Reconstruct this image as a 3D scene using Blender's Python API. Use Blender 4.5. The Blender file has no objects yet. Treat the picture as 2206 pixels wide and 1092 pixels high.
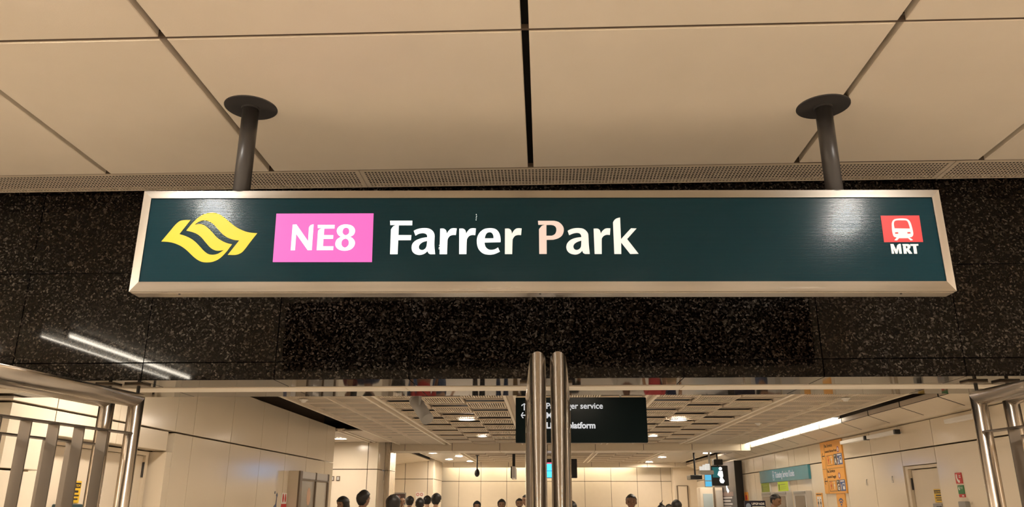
import bpy, bmesh, math, random
from mathutils import Vector, Matrix
random.seed(7)
PI = math.pi
SC = bpy.context.scene
COL = SC.collection
E0 = 1.6                      # eye height; many heights below are given relative to it

# ------------------------------------------------------------------ camera
cam_d = bpy.data.cameras.new('camera'); cam = bpy.data.objects.new('camera', cam_d); COL.objects.link(cam)
cam_d.sensor_width = 36.0; cam_d.lens = 36.0 * 1674.82 / 2206.0; cam_d.clip_end = 200; cam_d.clip_start = .05
_yaw, _pit, _rol = -.0405, .3110, .0010
_f = Vector((math.sin(_yaw)*math.cos(_pit), math.cos(_yaw)*math.cos(_pit), math.sin(_pit)))
_r = Vector((math.cos(_yaw), -math.sin(_yaw), 0)); _u = _r.cross(_f)
_r2 = _r*math.cos(_rol)+_u*math.sin(_rol); _u2 = -_r*math.sin(_rol)+_u*math.cos(_rol)
cam.matrix_world = Matrix(((_r2.x,_u2.x,-_f.x,0),(_r2.y,_u2.y,-_f.y,0),(_r2.z,_u2.z,-_f.z,E0),(0,0,0,1)))
SC.camera = cam

# ------------------------------------------------------------------ world, exposure, lamp strengths
w = bpy.data.worlds.new('world'); SC.world = w; w.use_nodes = True
w.node_tree.nodes['Background'].inputs[0].default_value = (1.0, .80, .60, 1)
w.node_tree.nodes['Background'].inputs[1].default_value = 0.02
SC.view_settings.view_transform = 'Standard'; SC.view_settings.look = 'None'
SC.view_settings.exposure = 0.0; SC.view_settings.gamma = 1.0; SC.view_settings.use_curve_mapping = False
SC.cycles.use_denoising = True
SC.cycles.max_bounces = 10; SC.cycles.diffuse_bounces = 5; SC.cycles.glossy_bounces = 5
SC.cycles.sample_clamp_indirect = 6.0; SC.cycles.caustics_reflective = False; SC.cycles.caustics_refractive = False
WARM = (1.0, .85, .69)
S_FILL = 385.0        # added unseen hall fill lamps (emission)
S_TUBE = 110.0        # hall fluorescent tubes
S_DOWN = 275.0        # concourse downlights
S_BATTEN = 22.0       # concourse linear light
S_COVE = 42.0        # cove tubes at the far wall

# ------------------------------------------------------------------ materials
def mat(name, col, rough=.5, metal=0.0, var=.06, scale=6.0, bump=0.0, bscale=60.0, emit=None, estr=0.0, coat=0.0, stretch=None, spec=.5):
    m = bpy.data.materials.new(name); m.use_nodes = True
    nt = m.node_tree; b = nt.nodes['Principled BSDF']
    b.inputs['Roughness'].default_value = rough; b.inputs['Metallic'].default_value = metal
    b.inputs['Specular IOR Level'].default_value = spec
    if coat: b.inputs['Coat Weight'].default_value = coat; b.inputs['Coat Roughness'].default_value = .05
    tc = nt.nodes.new('ShaderNodeTexCoord'); src = tc.outputs['Object']
    if stretch:
        mp = nt.nodes.new('ShaderNodeMapping'); mp.inputs['Scale'].default_value = stretch
        nt.links.new(src, mp.inputs['Vector']); src = mp.outputs['Vector']
    nz = nt.nodes.new('ShaderNodeTexNoise'); nz.inputs['Scale'].default_value = scale; nz.inputs['Detail'].default_value = 4
    nt.links.new(src, nz.inputs['Vector'])
    mx = nt.nodes.new('ShaderNodeMix'); mx.data_type = 'RGBA'
    mx.inputs['A'].default_value = tuple(max(0, c*(1-var)) for c in col)+(1,)
    mx.inputs['B'].default_value = tuple(min(1, c*(1+var)) for c in col)+(1,)
    nt.links.new(nz.outputs['Fac'], mx.inputs['Factor']); nt.links.new(mx.outputs['Result'], b.inputs['Base Color'])
    if bump:
        n2 = nt.nodes.new('ShaderNodeTexNoise'); n2.inputs['Scale'].default_value = bscale; n2.inputs['Detail'].default_value = 3
        nt.links.new(src, n2.inputs['Vector'])
        bp = nt.nodes.new('ShaderNodeBump'); bp.inputs['Strength'].default_value = bump; bp.inputs['Distance'].default_value = .01
        nt.links.new(n2.outputs['Fac'], bp.inputs['Height']); nt.links.new(bp.outputs['Normal'], b.inputs['Normal'])
    if emit:
        b.inputs['Emission Color'].default_value = tuple(emit)+(1,); b.inputs['Emission Strength'].default_value = estr
    return m

def granite(name):
    m = bpy.data.materials.new(name); m.use_nodes = True
    nt = m.node_tree; b = nt.nodes['Principled BSDF']; N = nt.nodes.new; Lk = nt.links.new
    tc = N('ShaderNodeTexCoord')
    nz = N('ShaderNodeTexNoise'); nz.inputs['Scale'].default_value = 45; Lk(tc.outputs['Object'], nz.inputs['Vector'])
    ad = N('ShaderNodeMix'); ad.data_type = 'VECTOR'; ad.inputs['Factor'].default_value = .025
    Lk(tc.outputs['Object'], ad.inputs['A']); Lk(nz.outputs['Color'], ad.inputs['B'])
    v1 = N('ShaderNodeTexVoronoi'); v1.inputs['Scale'].default_value = 90; Lk(ad.outputs['Result'], v1.inputs['Vector'])
    s1 = N('ShaderNodeSeparateColor'); Lk(v1.outputs['Color'], s1.inputs['Color'])
    r1 = N('ShaderNodeValToRGB'); e = r1.color_ramp.elements
    e[0].position = 0; e[0].color = (.002, .0016, .0014, 1); e[1].position = 1; e[1].color = (.095, .088, .08, 1)
    for p, c in ((.45, (.0045, .0036, .003, 1)), (.72, (.013, .0105, .009, 1)), (.92, (.042, .037, .033, 1))):
        q = e.new(p); q.color = c
    Lk(s1.outputs['Red'], r1.inputs['Fac'])
    v2 = N('ShaderNodeTexVoronoi'); v2.inputs['Scale'].default_value = 95; Lk(ad.outputs['Result'], v2.inputs['Vector'])
    s2 = N('ShaderNodeSeparateColor'); Lk(v2.outputs['Color'], s2.inputs['Color'])
    r2 = N('ShaderNodeValToRGB'); r2.color_ramp.interpolation = 'CONSTANT'; f = r2.color_ramp.elements
    f[0].position = 0; f[0].color = (0, 0, 0, 1); f[1].position = .9972; f[1].color = (1, 1, 1, 1)
    Lk(s2.outputs['Green'], r2.inputs['Fac'])
    big = N('ShaderNodeTexNoise'); big.inputs['Scale'].default_value = 1.6; big.inputs['Detail'].default_value = 2
    Lk(tc.outputs['Object'], big.inputs['Vector'])
    tint = N('ShaderNodeMix'); tint.data_type = 'RGBA'; tint.blend_type = 'MULTIPLY'; tint.inputs['Factor'].default_value = 1
    rb = N('ShaderNodeValToRGB'); g = rb.color_ramp.elements
    g[0].position = .35; g[0].color = (.72, .62, .55, 1); g[1].position = .65; g[1].color = (1, 1, 1, 1)
    Lk(big.outputs['Fac'], rb.inputs['Fac']); Lk(r1.outputs['Color'], tint.inputs['A']); Lk(rb.outputs['Color'], tint.inputs['B'])
    mx = N('ShaderNodeMix'); mx.data_type = 'RGBA'; Lk(r2.outputs['Color'], mx.inputs['Factor'])
    Lk(tint.outputs['Result'], mx.inputs['A']); mx.inputs['B'].default_value = (.85, .85, .83, 1)
    Lk(mx.outputs['Result'], b.inputs['Base Color'])
    b.inputs['Roughness'].default_value = .035; b.inputs['Specular IOR Level'].default_value = .14
    return m

def steel(name, col, rough, stretch, aniso=0):
    m = mat(name, col, rough, 1.0, var=.10, scale=30, stretch=stretch)
    nt = m.node_tree; b = nt.nodes['Principled BSDF']
    if aniso:
        tg = nt.nodes.new('ShaderNodeTangent'); tg.direction_type = 'RADIAL'; tg.axis = 'Z'
        b.inputs['Anisotropic'].default_value = aniso; b.inputs['Anisotropic Rotation'].default_value = AROT; nt.links.new(tg.outputs['Tangent'], b.inputs['Tangent'])
    nz = [n for n in nt.nodes if n.type == 'TEX_NOISE'][0]
    mr = nt.nodes.new('ShaderNodeMapRange'); mr.inputs['To Min'].default_value = rough*.7; mr.inputs['To Max'].default_value = rough*1.5
    nt.links.new(nz.outputs['Fac'], mr.inputs['Value']); nt.links.new(mr.outputs['Result'], b.inputs['Roughness'])
    return m

AROT = 0.25
M = {}
M['granite'] = granite('dark_granite')
M['joint'] = mat('black_joint', (.006, .005, .005), .8)
M['wjoint'] = mat('brown_joint', (.085, .058, .038), .8)
M['void'] = mat('dark_void', (.010, .009, .008), .9)
M['ceil'] = mat('cream_ceiling_panel', (.76, .675, .56), .55, var=.05, scale=3, bump=.05, bscale=120)
M['ceilside'] = M['ceil']
M['perf'] = mat('perforated_metal', (.60, .52, .42), .5)
M['cream'] = mat('cream_enamel_panel', (.78, .69, .55), .16, var=.03, scale=1.5, spec=.6)
M['creamdull'] = mat('cream_matt', (.72, .63, .50), .45, var=.04)
M['slat'] = mat('ceiling_slat', (.76, .66, .53), .5)
M['tray'] = mat('ceiling_tray', (.50, .42, .33), .5)
M['rail'] = mat('ceiling_rail', (.80, .72, .60), .45)
M['soft'] = mat('smooth_ceiling', (.42, .38, .33), .25)
M['floor'] = mat('floor_tile', (.74, .70, .64), .22, var=.12, scale=4)
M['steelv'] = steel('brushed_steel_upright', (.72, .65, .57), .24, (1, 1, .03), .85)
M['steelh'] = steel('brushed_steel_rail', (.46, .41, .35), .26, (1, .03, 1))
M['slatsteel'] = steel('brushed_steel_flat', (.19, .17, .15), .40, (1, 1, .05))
M['alu'] = steel('brushed_aluminium', (.44, .41, .37), .22, (.03, 1, 1))
M['aluv'] = steel('brushed_aluminium_upright', (.54, .51, .47), .28, (1, 1, .03))
M['pole'] = mat('dark_grey_paint', (.045, .042, .042), .35, var=.1)
M['plate'] = mat('teal_sign_film', (.0035, .021, .029), .17, var=.05, spec=.16, emit=(.02, .07, .08), estr=.04)
M['black'] = mat('black_plastic', (.012, .012, .013), .35)
M['grey'] = mat('grey_plastic', (.30, .29, .27), .4)
M['lgrey'] = mat('light_grey_metal', (.52, .50, .47), .4)
M['spk'] = mat('dull_grey_metal', (.26, .245, .225), .5)
M['white'] = mat('white_paint', (.80, .78, .74), .4)
M['bronze'] = mat('brown_metal', (.16, .12, .08), .4)
M['hinge'] = mat('dark_hinge', (.03, .027, .025), .5)
def lit(name, col, s, rough=.45): return mat(name, tuple(min(1, c*.14) for c in col), rough, emit=col, estr=s, var=.02, spec=.2)
M['lit_white'] = lit('backlit_white', (1, .99, .93), 1.25)
M['lit_cream'] = lit('backlit_cream', (1, .93, .80), .95)
M['lit_pinkish'] = lit('backlit_pale_pink', (1, .72, .58), .86)
M['lit_pink'] = lit('backlit_magenta', (1.0, .17, .58), .92)
M['lit_yellow'] = lit('backlit_yellow', (1.0, .66, .035), .92)
M['lit_red'] = lit('backlit_red', (1.0, .06, .055), .85)
M['lamp_hall_fill'] = mat('hall_fill_glow', (.9, .9, .9), .5, emit=WARM, estr=S_FILL)
M['lamp_front'] = mat('hall_lamp_glow_dim', (.9, .9, .9), .5, emit=(1, .93, .84), estr=760.0)
M['rear'] = mat('brown_grey_wall', (.42, .37, .30), .6)
M['lamp_tube'] = mat('tube_glow', (.9, .9, .9), .5, emit=(1, .9, .74), estr=S_TUBE)
M['lamp_down'] = mat('downlight_glow', (.9, .9, .9), .5, emit=WARM, estr=S_DOWN)
M['lamp_batten'] = mat('batten_glow', (.9, .9, .9), .5, emit=(1, .88, .70), estr=S_BATTEN)
M['lamp_cove'] = mat('cove_glow', (.9, .9, .9), .5, emit=(1, .84, .60), estr=S_COVE)

# ------------------------------------------------------------------ mesh helpers
class MB:
    def __init__(s): s.v = []; s.f = []
    def box(s, x0, x1, y0, y1, z0, z1):
        n = len(s.v)
        s.v += [(x0,y0,z0),(x1,y0,z0),(x1,y1,z0),(x0,y1,z0),(x0,y0,z1),(x1,y0,z1),(x1,y1,z1),(x0,y1,z1)]
        s.f += [(n,n+3,n+2,n+1),(n+4,n+5,n+6,n+7),(n,n+1,n+5,n+4),(n+1,n+2,n+6,n+5),(n+2,n+3,n+7,n+6),(n+3,n,n+4,n+7)]
        return s
    def cbox(s, x0, x1, y0, y1, z0, z1, c=.003):          # chamfered box
        n = len(s.v)
        for sz, zz in ((0, z0), (1, z0+c), (1, z1-c), (0, z1)):
            d = 0 if sz else c
            s.v += [(x0+d,y0+d,zz),(x1-d,y0+d,zz),(x1-d,y1-d,zz),(x0+d,y1-d,zz)]
        s.f += [(n,n+3,n+2,n+1),(n+12,n+13,n+14,n+15)]
        for k in range(3):
            a = n+4*k
            for i in range(4):
                j = (i+1) % 4; s.f.append((a+i, a+j, a+4+j, a+4+i))
        return s
    def prism(s, prof, axis, a, b):                       # closed profile swept along x / y / z
        n = len(s.v); k = len(prof)
        for t in (a, b):
            for (p, q) in prof:
                s.v.append({'x': (t, p, q), 'y': (p, t, q), 'z': (p, q, t)}[axis])
        for i in range(k):
            j = (i+1) % k; s.f.append((n+i, n+j, n+k+j, n+k+i))
        s.f += [tuple(range(n+k-1, n-1, -1)), tuple(range(n+k, n+2*k))]
        return s
    def tube(s, p0, p1, r, seg=20, n0=None, n1=None, r1=None, cap=True):   # round tube, ends cut by planes
        p0 = Vector(p0); p1 = Vector(p1); ax = (p1-p0).normalized()
        a = ax.cross(Vector((0, 0, 1)) if abs(ax.z) < .9 else Vector((1, 0, 0))).normalized(); b = ax.cross(a)
        n = len(s.v); r1 = r if r1 is None else r1
        for p, nn, rr in ((p0, n0, r), (p1, n1, r1)):
            nn = Vector(nn) if nn is not None else ax
            for i in range(seg):
                t = 2*PI*i/seg; q = a*math.cos(t)*rr+b*math.sin(t)*rr
                q = q - ax*(q.dot(nn)/ax.dot(nn)); s.v.append(tuple(p+q))
        for i in range(seg):
            j = (i+1) % seg; s.f.append((n+i, n+j, n+seg+j, n+seg+i))
        if cap: s.f += [tuple(range(n+seg-1, n-1, -1)), tuple(range(n+seg, n+2*seg))]
        return s
    def lathe(s, prof, c=(0, 0, 0), seg=28):
        n = len(s.v); k = len(prof)
        for i in range(seg):
            t = 2*PI*i/seg
            for r, z in prof: s.v.append((c[0]+r*math.cos(t), c[1]+r*math.sin(t), c[2]+z))
        for i in range(seg):
            j = (i+1) % seg
            for q in range(k-1): s.f.append((n+i*k+q, n+j*k+q, n+j*k+q+1, n+i*k+q+1))
        return s
    def ball(s, c, rx, ry, rz, nu=14, nv=9):
        n = len(s.v)
        for j in range(nv+1):
            p = PI*j/nv
            for i in range(nu):
                t = 2*PI*i/nu; s.v.append((c[0]+rx*math.sin(p)*math.cos(t), c[1]+ry*math.sin(p)*math.sin(t), c[2]+rz*math.cos(p)))
        for j in range(nv):
            for i in range(nu):
                k = (i+1) % nu; s.f.append((n+j*nu+i, n+(j+1)*nu+i, n+(j+1)*nu+k, n+j*nu+k))
        return s
    def mesh(s, name, off=(0, 0, 0), smooth=False):
        me = bpy.data.meshes.new(name)
        me.from_pydata([(x-off[0], y-off[1], z-off[2]) for x, y, z in s.v], [], s.f); me.update()
        bm = bmesh.new(); bm.from_mesh(me); bmesh.ops.recalc_face_normals(bm, faces=bm.faces); bm.to_mesh(me); bm.free()
        if smooth:
            for p in me.polygons: p.use_smooth = len(p.vertices) < 9
        return me

def link(name, me, m=None, parent=None, loc=(0, 0, 0)):
    o = bpy.data.objects.new(name, me); COL.objects.link(o); o.location = loc
    if m is not None and me is not None and not me.materials: me.materials.append(m)
    if parent is not None: o.parent = parent
    return o
def part(name, mb, m, parent, off=None, smooth=False, label=None):
    if off is None: off = tuple(parent.get('_o', (0, 0, 0)))
    o = link(name, mb.mesh(name, off, smooth), m, parent)
    if label: o['label'] = label
    return o
ROOTS = []
def thing(name, label, cat, loc=(0, 0, 0), rz=0, group=None, world=True):
    o = bpy.data.objects.new(name, None); COL.objects.link(o); o.location = loc; o.rotation_euler = (0, 0, rz)
    o.empty_display_size = .1
    o['label'] = label; o['category'] = cat
    if group: o['group'] = group
    if world: o['_o'] = tuple(loc)
    ROOTS.append(o)
    return o
def struct(name, mb, m, label, cat='building part', smooth=False):
    o = link(name, mb.mesh(name, (0, 0, 0), smooth), m); o['kind'] = 'structure'; o['label'] = label; o['category'] = cat
    return o
def sub(name, mb, m, parent, off=None, smooth=False, label=None):    # third level: parent is a part, root holds the offset
    if off is None: off = tuple(parent.parent.get('_o', (0, 0, 0)))
    return part(name, mb, m, parent, off, smooth, label)

def shape(name, contours, depth, m, parent, place):      # flat cut-out with holes; place maps (u, v) to the parent's frame
    cu = bpy.data.curves.new(name, 'CURVE'); cu.dimensions = '2D'; cu.fill_mode = 'BOTH'; cu.extrude = depth/2
    for c in contours:
        sp = cu.splines.new('POLY'); sp.points.add(len(c)-1); sp.use_cyclic_u = True
        for i, (u, v) in enumerate(c): sp.points[i].co = (u, v, 0, 1)
    return curve_mesh(name, cu, m, parent, place)
def curve_mesh(name, cu, m, parent, place):
    t = bpy.data.objects.new('temporary', cu); COL.objects.link(t)
    dg = bpy.context.evaluated_depsgraph_get(); me = bpy.data.meshes.new_from_object(t.evaluated_get(dg))
    bpy.data.objects.remove(t); bpy.data.curves.remove(cu)
    me.transform(place); me.name = name; me.materials.clear(); me.materials.append(m)
    o = bpy.data.objects.new(name, me); COL.objects.link(o); o.parent = parent
    return o
def text(s, size, m, parent, place, sx=1.0, align='LEFT', depth=.002, bold=0.0, name='lettering'):
    cu = bpy.data.curves.new(name, 'FONT'); cu.body = s; cu.size = size; cu.extrude = depth/2; cu.offset = bold; cu.align_x = align
    return curve_mesh(name, cu, m, parent, place @ Matrix.Scale(sx, 4, (1, 0, 0)))
def frame(o, ux, uz):       # matrix with local x -> ux, local y -> uz, local z -> ux x uz, origin o
    ux = Vector(ux); uz = Vector(uz); n = ux.cross(uz)
    return Matrix(((ux.x,uz.x,n.x,o[0]),(ux.y,uz.y,n.y,o[1]),(ux.z,uz.z,n.z,o[2]),(0,0,0,1)))
def disc(r, n=24): return [(r*math.cos(2*PI*i/n), r*math.sin(2*PI*i/n)) for i in range(n)]
def rect(u0, u1, v0, v1): return [(u0, v0), (u1, v0), (u1, v1), (u0, v1)]
def moved(c, du, dv, k=1): return [(u*k+du, v*k+dv) for u, v in c]

# ================================================================== the setting
ZC = E0+2.196                     # hall ceiling
YW = 5.25                         # face of the granite wall
ZL = E0+.803                      # underside of the portal
YB = 6.12                         # rear face of the portal
HC = E0+1.41                      # concourse ceiling
struct('floor', MB().box(-9, 9, -7, 34, -.12, 0), M['floor'], 'pale stone floor running from the hall into the concourse')

ceil = struct('ceiling', MB().box(-9, 9, -7, YW+.05, ZC+.10, ZC+.16), M['void'], 'hall ceiling of large cream panels with open dark joints')
xs = [-8.4, -6.63, -4.83, -3.03, -1.8705, -.0705, 1.7295, 2.953, 4.753, 6.553, 8.35]
ys = [4.905-1.629*k for k in range(8)]
for i in range(len(xs)-1):
    for j in range(7):
        g = .019; dz = random.uniform(-.003, .003)
        part('ceiling_panel', MB().cbox(xs[i]+g, xs[i+1]-g, ys[j+1]+.009, ys[j]-.009, ZC+dz, ZC+.055+dz, .004), M['ceil'], ceil, (0, 0, 0))
for j in range(7):  # added dark strips stand in for the shade inside the open joints
    part('joint_shade_strip', MB().box(-8.4, 8.35, ys[j]-.0085, ys[j]+.0085, ZC+.006, ZC+.03), M['wjoint'], ceil, (0, 0, 0))
# perforated strip along the granite
def perforated(w, d, nx, ny, mx, my):
    mb = MB(); px = (w-2*mx)/nx; py = (d-2*my)/ny; hx = px*.30; hy = py*.27
    V = mb.v; F = mb.f
    for i in range(nx):
        for j in range(ny):
            x0 = mx+i*px; y0 = my+j*py; cx = x0+px/2; cy = y0+py/2; n = len(V)
            V += [(x0,y0,0),(x0+px,y0,0),(x0+px,y0+py,0),(x0,y0+py,0),(cx-hx,cy-hy,0),(cx+hx,cy-hy,0),(cx+hx,cy+hy,0),(cx-hx,cy+hy,0)]
            for a in range(4):
                b = (a+1) % 4; F.append((n+a, n+4+a, n+4+b, n+b))
    n = len(V)
    V += [(0,0,0),(w,0,0),(w,d,0),(0,d,0),(mx,my,0),(w-mx,my,0),(w-mx,d-my,0),(mx,d-my,0),(0,0,.03),(w,0,.03),(w,d,.03),(0,d,.03)]
    for a in range(4):
        b = (a+1) % 4; F.append((n+a, n+4+a, n+4+b, n+b)); F.append((n+a, n+b, n+8+b, n+8+a))
    me = bpy.data.meshes.new('perforated_strip_panel'); me.from_pydata(V, [], F); me.update(); return me
pm_ = perforated(4.054, .295, 168, 9, .026, .016)
for x in (-9.38, -5.32, -1.262, 2.798):
    link("perforated_strip_panel", pm_, M["perf"], ceil, (x, 4.916, ZC))

# granite wall over the portal
wf = struct('wall_front', MB().box(-9, 9, YW+.03, YB-.03, ZL+.03, ZC+.6), M['joint'], 'wall of dark speckled granite tiles over the wide portal')
X0 = .0142; TW = .927; zrow = [ZL, E0+.924, E0+1.575, E0+2.226]
for k in range(-8, 8):
    xa = X0+TW*k+.0035; xb = X0+TW*(k+1)-.0035
    for a in range(3):
        dy = random.uniform(-.0015, .0015)
        part('granite_tile', MB().cbox(xa, xb, YW+dy, YW+.03, zrow[a]+.003, zrow[a+1]-.003, .0015), M['granite'], wf, (0, 0, 0))
    part('granite_soffit_tile', MB().cbox(xa, xb, YW+.004, YW+.345, ZL, ZL+.03, .001), M['granite'], wf, (0, 0, 0))
    part('granite_soffit_tile', MB().cbox(xa, xb, YW+.575, YB, ZL, ZL+.03, .001), M['granite'], wf, (0, 0, 0))
    part('granite_tile', MB().cbox(xa, xb, YB-.03, YB, ZL+.003, HC+.02, .0015), M['granite'], wf, (0, 0, 0))
tr = struct('trim_1', MB().box(-9, 9, YW+.35, YW+.57, ZL-.001, ZL+.02), M['creamdull'], 'pale metal track let into the underside of the granite portal')
for k in range(-4, 5):
    part('track_cover', MB().cbox(k*2-.998, k*2+.998, YW+.36, YW+.56, ZL-.006, ZL-.001, .002), M['rail'], tr, (0, 0, 0))
# side walls of the hall, beyond the frame, and its rear wall
wl = struct('wall_left', MB().box(-9.1, -8.5, -7, YB, 0, ZC+.3), M['creamdull'], 'side wall of the hall at far left')
wr = struct('wall_right', MB().box(8.5, 9.1, -7, YB, 0, ZC+.3), M['creamdull'], 'side wall of the hall at far right')
wn = struct('wall_rear', MB().box(-9, 9, -7.2, -7, 0, ZC+.3), M['rear'], 'dark rear wall of the hall behind the viewer')
jl = struct('wall_jamb_left', MB().box(-9, -5.2, YW, YB, 0, ZL+.03), M['granite'], 'granite jamb of the portal beyond the left edge')
jr = struct('wall_jamb_right', MB().box(6.3, 9, YW, YB, 0, ZL+.03), M['granite'], 'granite jamb of the portal beyond the right edge')

# ---------------- concourse left wall (face x = -4.25)
XL = -4.25
lw = struct('wall_concourse_left', MB().box(-4.75, XL-.24, YB, 16.02, 0, HC+.7), M['wjoint'], 'left concourse wall of glossy cream panels with dark joints')
ZJ = E0+.777
def wall_panel(p, x0, x1, y0, y1, z0, z1, name='wall_panel', m='cream'):
    return part(name, MB().cbox(x0, x1, y0, y1, z0, z1, .004), M[m], p, (0, 0, 0))
yv = [YB, 6.72, 7.76, 9.0, 9.48, 10.66, 11.84, 13.02, 14.20, 15.42, 16.04]
for i in range(len(yv)-1):
    a, b = yv[i]+.006, yv[i+1]-.006
    wall_panel(lw, XL-.24, XL, a, b, ZJ+.009, HC+.06)
    if i == 2 or i == 1:          # over and beside the door recess
        wall_panel(lw, XL-.24, XL, a, min(b, 8.84), E0+.56, ZJ-.009)
        if i == 2: wall_panel(lw, XL-.24, XL, 8.86, b, 0, E0+.55)
    elif i == 0:
        wall_panel(lw, XL-.24, XL, a, b, E0+.262, ZJ-.009); wall_panel(lw, XL-.24, XL, a, b, 0, E0+.245)
    else:
        wall_panel(lw, XL-.24, XL, a, b, 0, ZJ-.009)
d1 = struct('door_1', MB().cbox(XL-.235, XL-.20, 6.80, 8.74, 0, E0+.50, .004), M['creamdull'], 'cream service door recessed in the left concourse wall', 'door')
part('door_frame', MB().box(XL-.24, XL-.17, 8.74, 8.80, 0, E0+.545).box(XL-.24, XL-.17, 6.74, 6.80, 0, E0+.545).box(XL-.24, XL-.17, 6.80, 8.74, E0+.505, E0+.545), M['creamdull'], d1, (0, 0, 0))
part('door_leaf', MB().cbox(XL-.215, XL-.195, 7.78, 8.725, .01, E0+.49, .003).cbox(XL-.215, XL-.195, 6.815, 7.77, .01, E0+.49, .003), M['creamdull'], d1, (0, 0, 0))
part('hinge', MB().tube((XL-.185, 8.735, E0+.27), (XL-.185, 8.735, E0+.43), .012, 10), M['hinge'], d1, (0, 0, 0))
part('door_handle', MB().tube((XL-.16, 7.70, 1.0), (XL-.16, 7.56, 1.0), .012, 10).tube((XL-.2, 7.70, 1.0), (XL-.16, 7.70, 1.0), .012, 10), M['steelh'], d1, (0, 0, 0))

# ---------------- concourse right wall (face x = 5.5)
XR = 5.5
rw = struct('wall_concourse_right', MB().box(XR+.2, XR+.6, YB, 30.4, 0, HC+.7), M['wjoint'], 'right concourse wall of glossy cream panels with dark joints')
yr = [YB, 6.9, 8.05, 9.2, 10.35, 11.52, 12.6, 13.72, 14.97, 16.12, 16.92, 17.9, 18.35, 19.4, 20.5, 21.4, 22.3, 23.4, 24.5, 25.6, 26.7, 27.8, 28.9, 30.4]
for i in range(len(yr)-1):
    a, b = yr[i]+.007, yr[i+1]-.007
    wall_panel(rw, XR, XR+.2, a, b, ZJ+.010, E0+1.15)
    if abs(yr[i]-11.52) < .01: wall_panel(rw, XR, XR+.2, a, b, E0+.55, ZJ-.009)
    else: wall_panel(rw, XR, XR+.2, a, b, 0, ZJ-.009)
d2 = struct('door_2', MB().cbox(XR+.16, XR+.19, 11.54, 12.58, 0, E0+.53, .004), M['creamdull'], 'cream service door recessed in the right concourse wall', 'door')
part('door_frame', MB().box(XR+.02, XR+.16, 12.50, 12.585, 0, E0+.54).box(XR+.02, XR+.16, 11.525, 11.58, 0, E0+.54).box(XR+.02, XR+.16, 11.58, 12.50, E0+.50, E0+.54), M['creamdull'], d2, (0, 0, 0))
part('door_leaf', MB().cbox(XR+.07, XR+.11, 11.59, 12.485, .01, E0+.485, .003), M['creamdull'], d2, (0, 0, 0))
part('hinge', MB().tube((XR+.055, 12.49, E0+.20), (XR+.055, 12.49, E0+.37), .014, 10), M['hinge'], d2, (0, 0, 0))
part('door_handle', MB().tube((XR-.01, 11.68, 1.0), (XR-.01, 11.82, 1.0), .012, 10).tube((XR+.07, 11.68, 1.0), (XR-.01, 11.68, 1.0), .012, 10), M['steelh'], d2, (0, 0, 0))

# bulkhead along the right wall: fascia, sloped soffit panels, cornice
bk = struct('trim_2', MB().prism([(5.1015, HC-.015), (5.1015, E0+1.3195), (5.421, E0+1.2065), (XR+.2, E0+1.22), (XR+.2, HC-.015)], 'y', YB, 30.3), M['joint'], 'sloped cream bulkhead along the top of the right concourse wall')
yb = [YB]+[6.92+1.145*k for k in range(21)]
for i in range(len(yb)-1):
    a, b = yb[i]+.018, yb[i+1]-.018
    part('fascia_panel', MB().cbox(5.10, 5.13, a, b, E0+1.325, HC-.012, .003), M['tray'], bk, (0, 0, 0))
    part('soffit_panel', MB().prism([(5.10, E0+1.318), (5.42, E0+1.205), (5.43, E0+1.235), (5.13, E0+1.345)], 'y', a, b), M['creamdull'], bk, (0, 0, 0))
part('cornice', MB().prism([(5.42, E0+1.205), (5.44, E0+1.165), (XR+.1, E0+1.155), (XR+.1, E0+1.22), (5.44, E0+1.22)], 'y', YB, 30.3), M['creamdull'], bk, (0, 0, 0))

# ---------------- concourse ceiling
c2 = struct('ceiling_concourse', MB().box(-9, 6.2, YB, 30.6, HC+.62, HC+.72), M['void'], 'concourse ceiling of alternating slatted and plain tiles')
def louvre(n, fill, h=.018):
    mb = MB(); p = .60/n
    for i in range(n): mb.box(i*p+p*(1-fill)/2, i*p+p*(1+fill)/2, .012, .588, 0, h)
    mb.box(0, .6, 0, .012, 0, .022); mb.box(0, .6, .588, .6, 0, .022)
    mb.box(0, .004, .012, .588, 0, .022); mb.box(.596, .6, .012, .588, 0, .022)
    return mb.mesh('slatted_ceiling_tile')
me_l = louvre(17, .46, .006); me_f = louvre(22, .52, .0015)
t_ = MB().box(0, .6, .13, .6, .045, .06); t_.box(0, .6, 0, .035, 0, .05); t_.box(.0, .6, .13, .15, -.0, .06)
me_t = t_.mesh('plain_ceiling_tile')
rails = [-2.42, -.47, 1.48, 3.43]
def rail_pair(x, y0, y1):
    for s in (-.07, .07):
        part('ceiling_rail', MB().cbox(x+s-.022, x+s+.022, y0, y1, HC-.012, HC+.05, .003), M['rail'], c2, (0, 0, 0))
    part('rail_channel', MB().box(x-.048, x+.048, y0, y1, HC+.035, HC+.05), M['tray'], c2, (0, 0, 0))
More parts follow.
